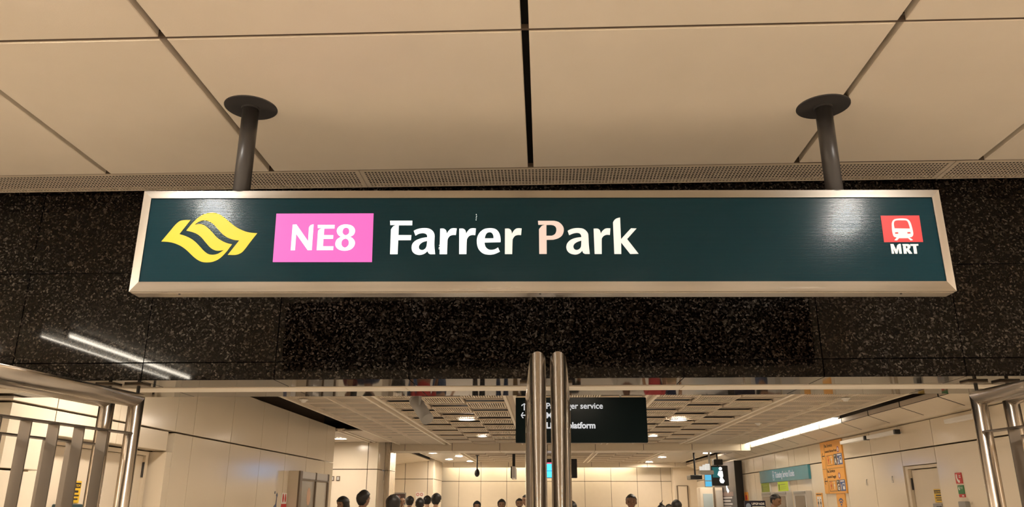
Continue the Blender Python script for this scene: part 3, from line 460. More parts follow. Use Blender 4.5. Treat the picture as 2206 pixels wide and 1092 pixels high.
# outlines of the lettering and marks of the station sign, metres on its face
T = {"N":[[[0.8471,1.3071],[0.8452,1.4557],[0.866,1.4565],[0.9376,1.3597],[0.9357,1.4373],[0.9369,1.4404],[0.9386,1.4449],[0.9407,1.4487],[0.9431,1.4513],[0.946,1.4534],[0.949,1.4549],[0.953,1.456],[0.9573,1.4566],[0.9603,1.457],[0.9618,1.3078],[0.9395,1.3074],[0.8692,1.401],[0.8705,1.3071]]],"E":[[[0.9885,1.3074],[0.9872,1.4195],[0.9887,1.4217],[0.9911,1.4248],[0.9944,1.4278],[0.9993,1.4307],[1.0053,1.4336],[1.0095,1.4355],[0.985,1.4347],[0.9829,1.4539],[1.0768,1.4537],[1.0764,1.4325],[1.0205,1.432],[1.0214,1.3946],[1.0732,1.394],[1.0728,1.3729],[1.0205,1.3724],[1.0213,1.3302],[1.0782,1.3298],[1.078,1.3077]]],"8":[[[1.1375,1.4568],[1.1458,1.4562],[1.1551,1.4548],[1.1633,1.4526],[1.1703,1.4493],[1.1767,1.445],[1.1818,1.4401],[1.1858,1.4344],[1.1888,1.4278],[1.1904,1.4214],[1.1904,1.4146],[1.1891,1.4076],[1.1871,1.4017],[1.1844,1.3971],[1.1809,1.3934],[1.1771,1.3903],[1.1726,1.3877],[1.1676,1.3855],[1.1642,1.3841],[1.1678,1.3828],[1.173,1.3807],[1.1779,1.3779],[1.1821,1.3742],[1.1862,1.3694],[1.1895,1.3645],[1.192,1.3595],[1.1938,1.3539],[1.1944,1.3481],[1.1938,1.3415],[1.192,1.3343],[1.1889,1.3276],[1.1842,1.3212],[1.1778,1.315],[1.1705,1.3102],[1.1619,1.307],[1.1517,1.3049],[1.1418,1.3041],[1.1317,1.3047],[1.1213,1.3065],[1.1123,1.3093],[1.105,1.3132],[1.0987,1.3182],[1.0938,1.3236],[1.0904,1.3293],[1.0881,1.3357],[1.0871,1.3421],[1.0871,1.349],[1.0882,1.3563],[1.0901,1.3626],[1.0927,1.3674],[1.0961,1.3714],[1.1,1.3749],[1.1051,1.3786],[1.1109,1.3819],[1.115,1.3842],[1.1108,1.3868],[1.1047,1.3909],[1.0995,1.3956],[1.0956,1.4012],[1.0924,1.4079],[1.0904,1.4142],[1.0898,1.4202],[1.0905,1.4263],[1.0921,1.4319],[1.0948,1.4371],[1.0986,1.4422],[1.1029,1.4464],[1.1074,1.4496],[1.1125,1.4522],[1.118,1.4541],[1.1239,1.4556],[1.1304,1.4566]],[[1.1398,1.4374],[1.1444,1.4368],[1.1491,1.4347],[1.1529,1.4318],[1.1554,1.428],[1.1572,1.4232],[1.1581,1.4183],[1.1583,1.4131],[1.1578,1.4075],[1.1558,1.4028],[1.1515,1.3986],[1.1456,1.395],[1.1401,1.3935],[1.1351,1.3947],[1.1302,1.3981],[1.1265,1.4018],[1.1241,1.4054],[1.1227,1.4096],[1.1223,1.4142],[1.1227,1.4197],[1.1241,1.4259],[1.1265,1.4308],[1.1302,1.4342],[1.1351,1.4365]],[[1.1401,1.3739],[1.1451,1.3733],[1.1502,1.371],[1.1541,1.3677],[1.1571,1.3634],[1.1593,1.3579],[1.1604,1.3522],[1.1606,1.3461],[1.1596,1.3394],[1.1573,1.3338],[1.1531,1.3288],[1.1472,1.3245],[1.1416,1.3225],[1.1362,1.3235],[1.1307,1.3268],[1.1264,1.3307],[1.1234,1.3352],[1.1214,1.3406],[1.1205,1.3461],[1.1205,1.3523],[1.1217,1.3591],[1.1241,1.3646],[1.1285,1.3689],[1.1345,1.3723]]],"F":[[[1.3884,1.2846],[1.3863,1.4264],[1.3879,1.4296],[1.3904,1.4344],[1.393,1.4386],[1.3956,1.4419],[1.3985,1.445],[1.4021,1.4475],[1.4073,1.4497],[1.4134,1.4514],[1.4176,1.4526],[1.3815,1.452],[1.379,1.4777],[1.5015,1.4775],[1.502,1.4507],[1.4285,1.4508],[1.429,1.3942],[1.4997,1.3937],[1.4984,1.3648],[1.4289,1.3645],[1.4295,1.2846]]],"a":[[[1.5112,1.4185],[1.5152,1.4208],[1.5211,1.4243],[1.5276,1.4273],[1.5346,1.4297],[1.5425,1.4318],[1.5504,1.4333],[1.5587,1.4343],[1.5675,1.4347],[1.5755,1.4346],[1.5829,1.4339],[1.5901,1.4326],[1.5966,1.4306],[1.6028,1.4276],[1.6088,1.4237],[1.6137,1.4195],[1.6178,1.4147],[1.6211,1.4094],[1.6236,1.4039],[1.6253,1.3994],[1.6263,1.3945],[1.6269,1.3863],[1.6269,1.3727],[1.6265,1.3553],[1.6268,1.3379],[1.6286,1.3186],[1.6312,1.2982],[1.633,1.2844],[1.6057,1.2844],[1.6031,1.2859],[1.5993,1.2882],[1.5961,1.291],[1.5938,1.2946],[1.5918,1.2989],[1.5906,1.3018],[1.5876,1.2986],[1.5833,1.2939],[1.5785,1.2899],[1.5736,1.2869],[1.5679,1.2842],[1.5622,1.2823],[1.5564,1.2809],[1.5501,1.28],[1.5437,1.2801],[1.5367,1.2814],[1.5292,1.2836],[1.5227,1.2867],[1.5172,1.2905],[1.5124,1.2953],[1.5086,1.3008],[1.506,1.3075],[1.5042,1.3152],[1.5036,1.3227],[1.5039,1.3301],[1.5053,1.3377],[1.5079,1.3446],[1.5121,1.3509],[1.5177,1.357],[1.5239,1.3621],[1.5309,1.3665],[1.5389,1.3701],[1.5464,1.3731],[1.5534,1.3754],[1.5604,1.3772],[1.5671,1.3786],[1.5744,1.3798],[1.5818,1.3807],[1.5868,1.3812],[1.5866,1.3843],[1.5861,1.3889],[1.5849,1.3929],[1.583,1.3963],[1.5803,1.3994],[1.5767,1.4018],[1.5719,1.4036],[1.566,1.4048],[1.5598,1.4051],[1.5532,1.4045],[1.5458,1.4029],[1.5391,1.4007],[1.5326,1.3974],[1.5264,1.3932],[1.5222,1.3904]],[[1.5869,1.3603],[1.5813,1.359],[1.5732,1.357],[1.5659,1.3544],[1.5598,1.351],[1.5541,1.3468],[1.5496,1.3423],[1.5463,1.3375],[1.544,1.3321],[1.5429,1.327],[1.5433,1.3219],[1.5449,1.3168],[1.5476,1.3128],[1.5518,1.3101],[1.5572,1.3083],[1.5623,1.3078],[1.567,1.3086],[1.5716,1.3108],[1.5756,1.3139],[1.5791,1.3177],[1.5822,1.3226],[1.5844,1.3292],[1.5858,1.3394],[1.5865,1.3517]]],"r1":[[[1.6568,1.2843],[1.6558,1.4312],[1.6602,1.4316],[1.6666,1.4321],[1.6724,1.4318],[1.6769,1.4305],[1.6809,1.4285],[1.6843,1.426],[1.6868,1.423],[1.6888,1.4195],[1.6904,1.4156],[1.6917,1.4106],[1.6927,1.405],[1.6933,1.4011],[1.6949,1.4048],[1.6972,1.4103],[1.7002,1.4156],[1.7041,1.4208],[1.7089,1.4261],[1.7135,1.4301],[1.7178,1.4322],[1.7222,1.4332],[1.7271,1.4336],[1.7339,1.4336],[1.7415,1.433],[1.7467,1.4325],[1.7427,1.3938],[1.7384,1.3942],[1.7321,1.3945],[1.7261,1.3943],[1.7207,1.3932],[1.7153,1.3914],[1.7107,1.3887],[1.7066,1.3847],[1.703,1.3797],[1.7003,1.3743],[1.6987,1.3704],[1.6979,1.366],[1.6975,1.3558],[1.6973,1.3334],[1.6973,1.3044],[1.6974,1.2843]]],"r2":[[[1.7627,1.2846],[1.7601,1.4311],[1.7649,1.4315],[1.7719,1.4319],[1.7781,1.4317],[1.7826,1.4304],[1.7866,1.4283],[1.7899,1.4258],[1.7925,1.4229],[1.7945,1.4194],[1.796,1.4155],[1.7971,1.4105],[1.7978,1.4048],[1.7982,1.401],[1.7999,1.4047],[1.8025,1.4102],[1.8057,1.4155],[1.8097,1.4206],[1.8144,1.426],[1.8192,1.43],[1.8241,1.4321],[1.8295,1.4331],[1.8348,1.4335],[1.8408,1.4333],[1.8471,1.4326],[1.8514,1.432],[1.8487,1.3931],[1.8442,1.3936],[1.8377,1.3942],[1.8315,1.3941],[1.8261,1.3931],[1.8207,1.3913],[1.816,1.3886],[1.8119,1.3846],[1.8082,1.3795],[1.8055,1.3742],[1.8039,1.3703],[1.8031,1.3658],[1.8026,1.3557],[1.8023,1.3334],[1.8023,1.3046],[1.8024,1.2846]]],"e":[[[1.8993,1.3504],[1.9868,1.3524],[1.987,1.3578],[1.9871,1.3658],[1.9867,1.3739],[1.9857,1.382],[1.984,1.3907],[1.9817,1.3987],[1.9785,1.4062],[1.9744,1.4134],[1.9698,1.4194],[1.9648,1.4242],[1.9589,1.428],[1.9522,1.4308],[1.9439,1.4327],[1.9343,1.4336],[1.9248,1.4336],[1.915,1.4328],[1.9048,1.431],[1.8955,1.4278],[1.887,1.4226],[1.8789,1.4156],[1.8723,1.4081],[1.8671,1.4001],[1.8629,1.3911],[1.86,1.3823],[1.8581,1.3737],[1.8573,1.3648],[1.8574,1.3556],[1.8583,1.3454],[1.8601,1.3345],[1.8628,1.3249],[1.8661,1.3166],[1.8705,1.3091],[1.8757,1.3024],[1.8819,1.2962],[1.8892,1.2904],[1.8972,1.2861],[1.9062,1.2832],[1.9164,1.2816],[1.9263,1.281],[1.9359,1.2813],[1.9458,1.2827],[1.9553,1.285],[1.9656,1.2892],[1.9761,1.2945],[1.9832,1.2982],[1.9734,1.3227],[1.9694,1.3199],[1.9635,1.3158],[1.957,1.3125],[1.9496,1.3103],[1.9412,1.3088],[1.9338,1.3085],[1.9273,1.3094],[1.9214,1.3116],[1.9162,1.3146],[1.9117,1.3184],[1.9076,1.3233],[1.9044,1.3289],[1.9021,1.3362],[1.9004,1.3446]],[[1.9004,1.3745],[1.9013,1.3793],[1.9028,1.3863],[1.9047,1.3926],[1.907,1.3977],[1.9099,1.4024],[1.9133,1.406],[1.9175,1.4084],[1.9224,1.4097],[1.9269,1.4101],[1.9311,1.4097],[1.9352,1.4083],[1.9387,1.406],[1.9418,1.4024],[1.9446,1.3976],[1.9466,1.3925],[1.9478,1.3864],[1.9484,1.3797],[1.9487,1.375]]],"r3":[[[2.0105,1.2844],[2.0106,1.4308],[2.0154,1.4311],[2.0224,1.4316],[2.0286,1.4314],[2.0331,1.4301],[2.0371,1.428],[2.0403,1.4255],[2.0428,1.4226],[2.0447,1.4191],[2.0462,1.4152],[2.0472,1.4102],[2.0478,1.4045],[2.0482,1.4007],[2.0499,1.4044],[2.0527,1.4098],[2.0559,1.4152],[2.06,1.4203],[2.0647,1.4257],[2.0696,1.4296],[2.0746,1.4318],[2.08,1.4328],[2.0853,1.4331],[2.0913,1.433],[2.0976,1.4322],[2.1019,1.4317],[2.0985,1.3928],[2.094,1.3933],[2.0875,1.3939],[2.0813,1.3938],[2.0759,1.3928],[2.0704,1.391],[2.0657,1.3883],[2.0615,1.3843],[2.0578,1.3792],[2.055,1.3739],[2.0533,1.37],[2.0524,1.3655],[2.0517,1.3554],[2.051,1.3332],[2.0505,1.3043],[2.0502,1.2843]]],"P":[[[2.1964,1.285],[2.1964,1.4265],[2.1984,1.4297],[2.2016,1.4344],[2.2048,1.4387],[2.2081,1.4424],[2.2116,1.4459],[2.2154,1.4487],[2.2202,1.4509],[2.2254,1.4525],[2.2291,1.4536],[2.193,1.4525],[2.1912,1.4761],[2.2796,1.476],[2.2857,1.4748],[2.2945,1.4727],[2.3026,1.4698],[2.3093,1.4654],[2.3158,1.46],[2.3211,1.4541],[2.3255,1.4479],[2.329,1.441],[2.3312,1.4341],[2.3322,1.427],[2.332,1.4193],[2.3308,1.412],[2.3286,1.4044],[2.3253,1.3967],[2.321,1.3899],[2.3154,1.3841],[2.3084,1.3788],[2.3009,1.3745],[2.2915,1.3709],[2.281,1.3681],[2.2738,1.3662],[2.2374,1.3653],[2.237,1.285]],[[2.2374,1.4516],[2.2604,1.452],[2.2649,1.4514],[2.2714,1.4504],[2.2771,1.4486],[2.2816,1.446],[2.2855,1.4426],[2.2884,1.4386],[2.2903,1.4339],[2.2911,1.4284],[2.2913,1.4231],[2.2908,1.4178],[2.2896,1.4124],[2.2879,1.4076],[2.286,1.4035],[2.2836,1.3997],[2.2805,1.3966],[2.2756,1.3937],[2.2698,1.3912],[2.2658,1.3895],[2.2366,1.3896]]],"a2":[[[2.3528,1.4175],[2.3567,1.4198],[2.3624,1.4233],[2.3686,1.4263],[2.375,1.4287],[2.3822,1.4308],[2.3897,1.4323],[2.3977,1.4332],[2.4065,1.4337],[2.4147,1.4336],[2.4227,1.4329],[2.4306,1.4317],[2.4376,1.4296],[2.4437,1.4263],[2.4493,1.422],[2.454,1.4173],[2.458,1.4124],[2.4615,1.4068],[2.4639,1.4008],[2.465,1.3946],[2.4652,1.3876],[2.4654,1.3787],[2.4656,1.3668],[2.4657,1.3523],[2.4662,1.337],[2.4673,1.3186],[2.4688,1.2985],[2.4698,1.2847],[2.444,1.2847],[2.4412,1.2862],[2.4371,1.2885],[2.4339,1.2913],[2.432,1.2952],[2.4308,1.3],[2.4301,1.3032],[2.4269,1.2997],[2.4223,1.2946],[2.4173,1.2902],[2.4121,1.287],[2.4062,1.2844],[2.4006,1.2826],[2.3953,1.2816],[2.3898,1.2814],[2.384,1.282],[2.3773,1.2832],[2.37,1.2852],[2.3635,1.2881],[2.3581,1.292],[2.3532,1.2969],[2.3493,1.3022],[2.3464,1.3082],[2.3444,1.315],[2.3435,1.3219],[2.3438,1.329],[2.3453,1.3366],[2.3481,1.3437],[2.3526,1.3507],[2.3586,1.3577],[2.3652,1.3634],[2.3725,1.3679],[2.3808,1.3716],[2.3883,1.3744],[2.3948,1.3764],[2.401,1.3777],[2.4071,1.3788],[2.4142,1.3797],[2.4215,1.3805],[2.4265,1.381],[2.4264,1.3838],[2.4261,1.388],[2.4251,1.392],[2.4235,1.3956],[2.4212,1.3991],[2.4181,1.4019],[2.4141,1.4039],[2.4091,1.4052],[2.4036,1.4057],[2.3972,1.4052],[2.3899,1.4039],[2.3827,1.402],[2.3747,1.3988],[2.3663,1.3948],[2.3606,1.3921]],[[2.426,1.3612],[2.4203,1.3594],[2.412,1.3566],[2.4044,1.3535],[2.3981,1.35],[2.3921,1.3459],[2.3875,1.3415],[2.3845,1.3366],[2.3826,1.3312],[2.382,1.3262],[2.3825,1.3214],[2.3843,1.3168],[2.3868,1.3131],[2.3903,1.3103],[2.3946,1.3083],[2.3991,1.3076],[2.404,1.3083],[2.4092,1.3101],[2.4138,1.3131],[2.4176,1.3167],[2.421,1.3216],[2.4235,1.3283],[2.4249,1.339],[2.4256,1.3521]]],"r4":[[[2.496,1.2846],[2.4949,1.4299],[2.5001,1.4303],[2.5077,1.4308],[2.5141,1.4305],[2.5187,1.4294],[2.5224,1.4274],[2.5254,1.425],[2.5279,1.4218],[2.5299,1.4179],[2.5313,1.4139],[2.5324,1.4092],[2.533,1.4041],[2.5334,1.4006],[2.535,1.4043],[2.5375,1.4098],[2.5408,1.415],[2.5452,1.4198],[2.5507,1.4246],[2.5558,1.4283],[2.56,1.4304],[2.564,1.4314],[2.5685,1.432],[2.5747,1.4322],[2.5818,1.4318],[2.5866,1.4315],[2.5827,1.3933],[2.5781,1.3938],[2.5713,1.3945],[2.565,1.3944],[2.5598,1.3931],[2.5546,1.3911],[2.5502,1.3885],[2.5464,1.3854],[2.5431,1.3817],[2.5405,1.3775],[2.5388,1.3746],[2.5377,1.3711],[2.5368,1.361],[2.5359,1.3373],[2.5351,1.3062],[2.5346,1.2845]]],"k":[[[2.6024,1.2845],[2.6022,1.466],[2.604,1.4695],[2.6068,1.4747],[2.61,1.4794],[2.6137,1.4831],[2.6181,1.4866],[2.623,1.4894],[2.6296,1.4918],[2.637,1.4937],[2.6421,1.495],[2.6421,1.3696],[2.699,1.4318],[2.7296,1.4309],[2.6753,1.3696],[2.7336,1.2854],[2.6881,1.2844],[2.6419,1.3499],[2.6402,1.2844]]],"M":[[[4.0987,1.2845],[4.0988,1.3398],[4.1152,1.3399],[4.1254,1.3066],[4.1338,1.3313],[4.1353,1.3329],[4.1375,1.3352],[4.1399,1.3372],[4.1426,1.3386],[4.1456,1.3398],[4.1483,1.3405],[4.1508,1.3405],[4.1531,1.3401],[4.1546,1.3397],[4.1531,1.2844],[4.1395,1.2844],[4.1391,1.3162],[4.1292,1.2844],[4.1189,1.2845],[4.1104,1.3154],[4.1112,1.2845]]],"R":[[[4.1632,1.2844],[4.1643,1.3254],[4.1679,1.3283],[4.1641,1.3292],[4.1628,1.3393],[4.1911,1.3397],[4.1936,1.3392],[4.1973,1.3384],[4.2003,1.3371],[4.2023,1.3353],[4.2038,1.333],[4.2048,1.3304],[4.2051,1.3274],[4.2048,1.3241],[4.2041,1.3212],[4.203,1.3187],[4.2015,1.3165],[4.1999,1.3145],[4.1982,1.3125],[4.1964,1.3107],[4.1952,1.3094],[4.2083,1.2869],[4.2071,1.2844],[4.1921,1.2844],[4.1804,1.3036],[4.179,1.2844]],[[4.1803,1.3287],[4.1819,1.3287],[4.1842,1.3285],[4.1861,1.3279],[4.1875,1.3266],[4.1885,1.3247],[4.1889,1.3229],[4.1886,1.3209],[4.1877,1.3188],[4.1864,1.317],[4.1844,1.3153],[4.182,1.3138],[4.1802,1.3128]]],"T":[[[4.2186,1.2844],[4.2193,1.3245],[4.2218,1.3274],[4.207,1.3291],[4.205,1.3392],[4.2495,1.3396],[4.2489,1.3303],[4.2363,1.3291],[4.2351,1.286],[4.234,1.2843]]],"train":[[[4.16,1.486],[4.1682,1.4869],[4.1771,1.4873],[4.1857,1.4873],[4.1944,1.4869],[4.2034,1.486],[4.2107,1.484],[4.2162,1.4807],[4.2205,1.4762],[4.2239,1.4704],[4.2265,1.463],[4.2284,1.4538],[4.2298,1.4432],[4.2312,1.4292],[4.2323,1.413],[4.232,1.4],[4.23,1.3914],[4.2266,1.3853],[4.2227,1.3812],[4.2174,1.379],[4.2113,1.3786],[4.2071,1.3785],[4.2248,1.3624],[4.2117,1.3592],[4.1999,1.3731],[4.1505,1.3727],[4.1386,1.3603],[4.1235,1.3612],[4.1386,1.3772],[4.1342,1.3782],[4.1279,1.38],[4.1231,1.384],[4.1209,1.3911],[4.1199,1.4009],[4.1195,1.4109],[4.1198,1.4216],[4.1207,1.4332],[4.1218,1.4433],[4.1228,1.4515],[4.1241,1.4587],[4.1263,1.465],[4.1295,1.4711],[4.1338,1.4766],[4.1388,1.4808],[4.145,1.4834],[4.1524,1.4849]],[[4.135,1.4298],[4.1347,1.4355],[4.1342,1.4438],[4.1345,1.4515],[4.1354,1.458],[4.1371,1.4642],[4.1396,1.4691],[4.143,1.4724],[4.1475,1.4745],[4.1534,1.4759],[4.1617,1.4766],[4.1719,1.4766],[4.1815,1.4764],[4.1907,1.4764],[4.1998,1.4762],[4.2067,1.4745],[4.2107,1.4711],[4.2129,1.4661],[4.2146,1.4595],[4.2163,1.4493],[4.2177,1.4369],[4.2186,1.4283]],[[4.1334,1.4068],[4.1508,1.4076],[4.1512,1.3987],[4.1336,1.3979]],[[4.2002,1.4076],[4.2173,1.4086],[4.2185,1.3994],[4.2006,1.3987]]],"red":[[[4.0704,1.5036],[4.2809,1.5046],[4.2779,1.3517],[4.0672,1.3506]]],"pink":[[[0.7494,1.5204],[1.2859,1.5211],[1.2927,1.2401],[0.7556,1.2406]]],"logo":[[[0.1352,1.3592],[0.1788,1.4247],[0.1822,1.4304],[0.1873,1.4389],[0.1926,1.4469],[0.198,1.4543],[0.2039,1.4616],[0.2095,1.4677],[0.2144,1.4723],[0.2193,1.476],[0.2249,1.4788],[0.2312,1.4809],[0.2385,1.4823],[0.2468,1.4832],[0.2579,1.4835],[0.2707,1.4833],[0.2794,1.4832],[0.2281,1.4015],[0.2357,1.3994],[0.2471,1.396],[0.2587,1.392],[0.2702,1.3874],[0.2827,1.3818],[0.2943,1.3758],[0.305,1.3691],[0.3154,1.3614],[0.325,1.3537],[0.3337,1.3457],[0.3422,1.3371],[0.3503,1.3288],[0.3587,1.3204],[0.3673,1.3116],[0.3756,1.304],[0.384,1.2972],[0.3928,1.291],[0.4013,1.2865],[0.4101,1.2839],[0.4192,1.2827],[0.4281,1.2827],[0.437,1.2836],[0.4461,1.2858],[0.4551,1.2894],[0.4653,1.2958],[0.476,1.304],[0.4832,1.3097],[0.4753,1.3083],[0.4636,1.3063],[0.4532,1.3054],[0.4452,1.3058],[0.4378,1.3072],[0.4305,1.3098],[0.4228,1.3133],[0.4148,1.3181],[0.4065,1.3244],[0.3973,1.333],[0.3873,1.3436],[0.3779,1.3537],[0.3693,1.3633],[0.3607,1.373],[0.3522,1.3816],[0.3432,1.3893],[0.3338,1.3964],[0.3244,1.4023],[0.3149,1.407],[0.3049,1.4109],[0.295,1.4142],[0.2837,1.4172],[0.2718,1.4199],[0.2638,1.4216],[0.2842,1.4542],[0.2891,1.4609],[0.2964,1.4706],[0.3035,1.4796],[0.3098,1.4869],[0.3163,1.494],[0.3234,1.5005],[0.3315,1.5068],[0.3405,1.5128],[0.3495,1.5175],[0.3585,1.5208],[0.3679,1.5229],[0.3768,1.5244],[0.3852,1.5254],[0.3935,1.5258],[0.4021,1.5253],[0.4113,1.524],[0.4213,1.5218],[0.4311,1.5183],[0.4409,1.5133],[0.4511,1.5067],[0.4615,1.4994],[0.4725,1.4908],[0.4844,1.481],[0.4955,1.4718],[0.5059,1.4635],[0.5163,1.4553],[0.5262,1.448],[0.536,1.4415],[0.546,1.4356],[0.5562,1.4301],[0.5676,1.4247],[0.5799,1.4195],[0.5914,1.4153],[0.602,1.4124],[0.6125,1.4103],[0.6228,1.4087],[0.6345,1.4075],[0.6465,1.4068],[0.6546,1.4063],[0.6179,1.349],[0.6137,1.3417],[0.6074,1.3311],[0.6013,1.3212],[0.5958,1.3128],[0.5901,1.3046],[0.5844,1.298],[0.5786,1.293],[0.5726,1.2893],[0.5663,1.2863],[0.56,1.284],[0.5531,1.2824],[0.5446,1.2814],[0.5321,1.2813],[0.5173,1.2817],[0.5072,1.2821],[0.5605,1.3646],[0.5528,1.3651],[0.5414,1.366],[0.5295,1.3682],[0.5172,1.3719],[0.5038,1.3771],[0.4916,1.3829],[0.4809,1.3894],[0.4707,1.397],[0.4611,1.4051],[0.4514,1.4145],[0.4416,1.425],[0.4325,1.4347],[0.4238,1.4438],[0.4152,1.4526],[0.407,1.46],[0.3989,1.466],[0.3907,1.471],[0.3828,1.475],[0.3749,1.4781],[0.3668,1.4803],[0.3595,1.4816],[0.3528,1.4818],[0.3463,1.481],[0.3401,1.4795],[0.3338,1.4773],[0.3274,1.4742],[0.3215,1.4706],[0.3153,1.4656],[0.3092,1.4597],[0.3051,1.4557],[0.3112,1.4571],[0.3201,1.4591],[0.3284,1.4601],[0.3351,1.4601],[0.3416,1.4592],[0.3484,1.4571],[0.3558,1.454],[0.3639,1.4496],[0.3725,1.4437],[0.3823,1.4357],[0.3933,1.4257],[0.4039,1.4155],[0.4145,1.4047],[0.4253,1.393],[0.4357,1.383],[0.4459,1.375],[0.4562,1.3682],[0.466,1.3624],[0.4758,1.3572],[0.4858,1.3528],[0.4954,1.3491],[0.5059,1.3462],[0.5167,1.3439],[0.524,1.3424],[0.503,1.3068],[0.4969,1.2982],[0.4878,1.2858],[0.4789,1.2748],[0.4708,1.2665],[0.4624,1.2592],[0.4538,1.2531],[0.4445,1.2483],[0.4345,1.2444],[0.4247,1.2416],[0.4147,1.24],[0.4042,1.2393],[0.3946,1.2393],[0.3859,1.2398],[0.3775,1.241],[0.3693,1.2431],[0.3605,1.2465],[0.3514,1.2511],[0.3428,1.2561],[0.335,1.2614],[0.3272,1.2675],[0.3182,1.275],[0.3067,1.2853],[0.2932,1.2976],[0.2807,1.3085],[0.2694,1.3172],[0.2583,1.325],[0.247,1.3319],[0.2346,1.3382],[0.2212,1.344],[0.2086,1.3486],[0.1971,1.352],[0.1857,1.3544],[0.1741,1.3563],[0.1602,1.3577],[0.1453,1.3586]]],"dots":[[[1.8526,1.5134],[1.8538,1.5031],[1.8526,1.4928],[1.8518,1.4822],[1.6546,1.3347],[1.6537,1.3228],[1.6529,1.3148]]]}

# ================================================================== the station sign
SL = Vector((-2.21, 3.93, 0)); SR = Vector((2.20, 4.08, 0)); SU = (SR-SL).normalized(); SANG = math.atan2(SU.y, SU.x)
sgn = thing('station_sign', 'long dark teal station name sign in an aluminium frame hanging on two poles', 'sign', (SL.x, SL.y, E0+1.076), SANG, world=False)
SW, SH = 4.412, .580
Z3 = (0, 0, 0)
# ribbed face
mb = MB(); nr = 58; zs = []
for i in range(nr*6+1):
    v = .055+(SH-.100)*i/(nr*6); y = .006-.00013*math.cos(2*PI*i/6)
    zs.append((v, y))
for v, y in zs: mb.v += [(.046, y, v), (SW-.046, y, v)]
for i in range(len(zs)-1): mb.f.append((2*i, 2*i+1, 2*i+3, 2*i+2))
part('sign_face', mb, M['plate'], sgn, Z3, smooth=True)
part('sign_box', MB().cbox(.006, SW-.006, .010, .118, .004, SH-.004, .004), M['alu'], sgn, Z3)
def member(name, a, b, c, d, m):
    # a,b outer corners, c,d inner corners (u, v); front face slopes slightly outward-back
    mb = MB()
    for (u, v), y in ((a, .004), (b, .004), (c, -.002), (d, -.002)): mb.v.append((u, y, v))
    for (u, v) in (a, b, c, d): mb.v.append((u, .030, v))
    mb.f = [(0,1,2,3), (4,7,6,5), (0,4,5,1), (1,5,6,2), (2,6,7,3), (3,7,4,0)]
    return part(name, mb, m, sgn, Z3)
iu0, iu1, iv0, iv1 = .047, SW-.047, .053, SH-.046
member('frame_member', (0, SH), (SW, SH), (iu1, iv1), (iu0, iv1), M['alu'])
member('frame_member', (SW, 0), (0, 0), (iu0, iv0), (iu1, iv0), M['alu'])
member('frame_member', (0, 0), (0, SH), (iu0, iv1), (iu0, iv0), M['aluv'])
member('frame_member', (SW, SH), (SW, 0), (iu1, iv0), (iu1, iv1), M['aluv'])
bp = part('bottom_cover', MB().box(.01, SW-.01, .014, .100, -.006, .004), M['alu'], sgn, Z3)
for u in (.26, 2.2, 4.13):
    part('screw', MB().tube((u, .035, -.0085), (u, .035, -.006), .006, 12), M['hinge'], sgn, Z3)
def on_sign(lift): return Matrix(((1,0,0,0),(0,0,-1,lift),(0,1,0,0),(0,0,0,1)))
def sc_(cs): return [[(u, v-1.076) for u, v in c] for c in cs]
pl = on_sign(.0045)
shape('emblem', sc_(T['logo']), .001, M['lit_yellow'], sgn, pl)['label'] = 'yellow interlaced double wave emblem'
code_panel = shape('station_code_panel', sc_(T['pink']), .001, M['lit_pink'], sgn, pl); code_panel['label'] = 'magenta station code panel'
red_panel = shape('train_symbol_panel', sc_(T['red']), .001, M['lit_red'], sgn, pl); red_panel['label'] = 'red panel behind the train symbol'
pl2 = on_sign(.0036)
for k in 'NE8': shape('letter', sc_(T[k]), .001, M['lit_white'], code_panel, pl2)
for k, m in (('F', 'lit_white'), ('a', 'lit_white'), ('r1', 'lit_white'), ('r2', 'lit_white'), ('e', 'lit_white'), ('r3', 'lit_cream'), ('P', 'lit_pinkish'), ('a2', 'lit_cream'), ('r4', 'lit_cream'), ('k', 'lit_cream'), ('M', 'lit_cream'), ('R', 'lit_cream'), ('T', 'lit_cream')):
    shape('letter', sc_(T[k]), .001, M[m], sgn, pl2)
shape('train_symbol', sc_(T['train']), .001, M['lit_cream'], red_panel, pl2)
for (u, v) in T['dots'][0]:
    shape('pinhole', [moved(disc(.0026, 10), u, v-1.076)], .001, M['lit_white'], sgn, pl2)

# poles: each a flange plate and a tube
for i, (x, y, lab) in enumerate(((-1.685, 3.99, 'dark grey ceiling pole over the yellow emblem end of the sign'), (1.64, 4.105, 'dark grey ceiling pole over the blank right part of the sign'))):
    p = thing('sign_pole', lab, 'pole', (x, y, ZC), group='poles holding the station sign')
    part('flange_plate', MB().lathe([(0, -.006), (.145, -.006), (.150, -.003), (.150, .002), (0, .002)], (x, y, ZC), 40), M['pole'], p)
    part('tube', MB().tube((x, y, E0+1.6568), (x, y, ZC-.005), .047, 32), M['pole'], p, smooth=True)
    part('collar', MB().lathe([(.047, 0), (.053, 0), (.053, .012), (.047, .012)], (x, y, ZC-.019), 32), M['pole'], p)

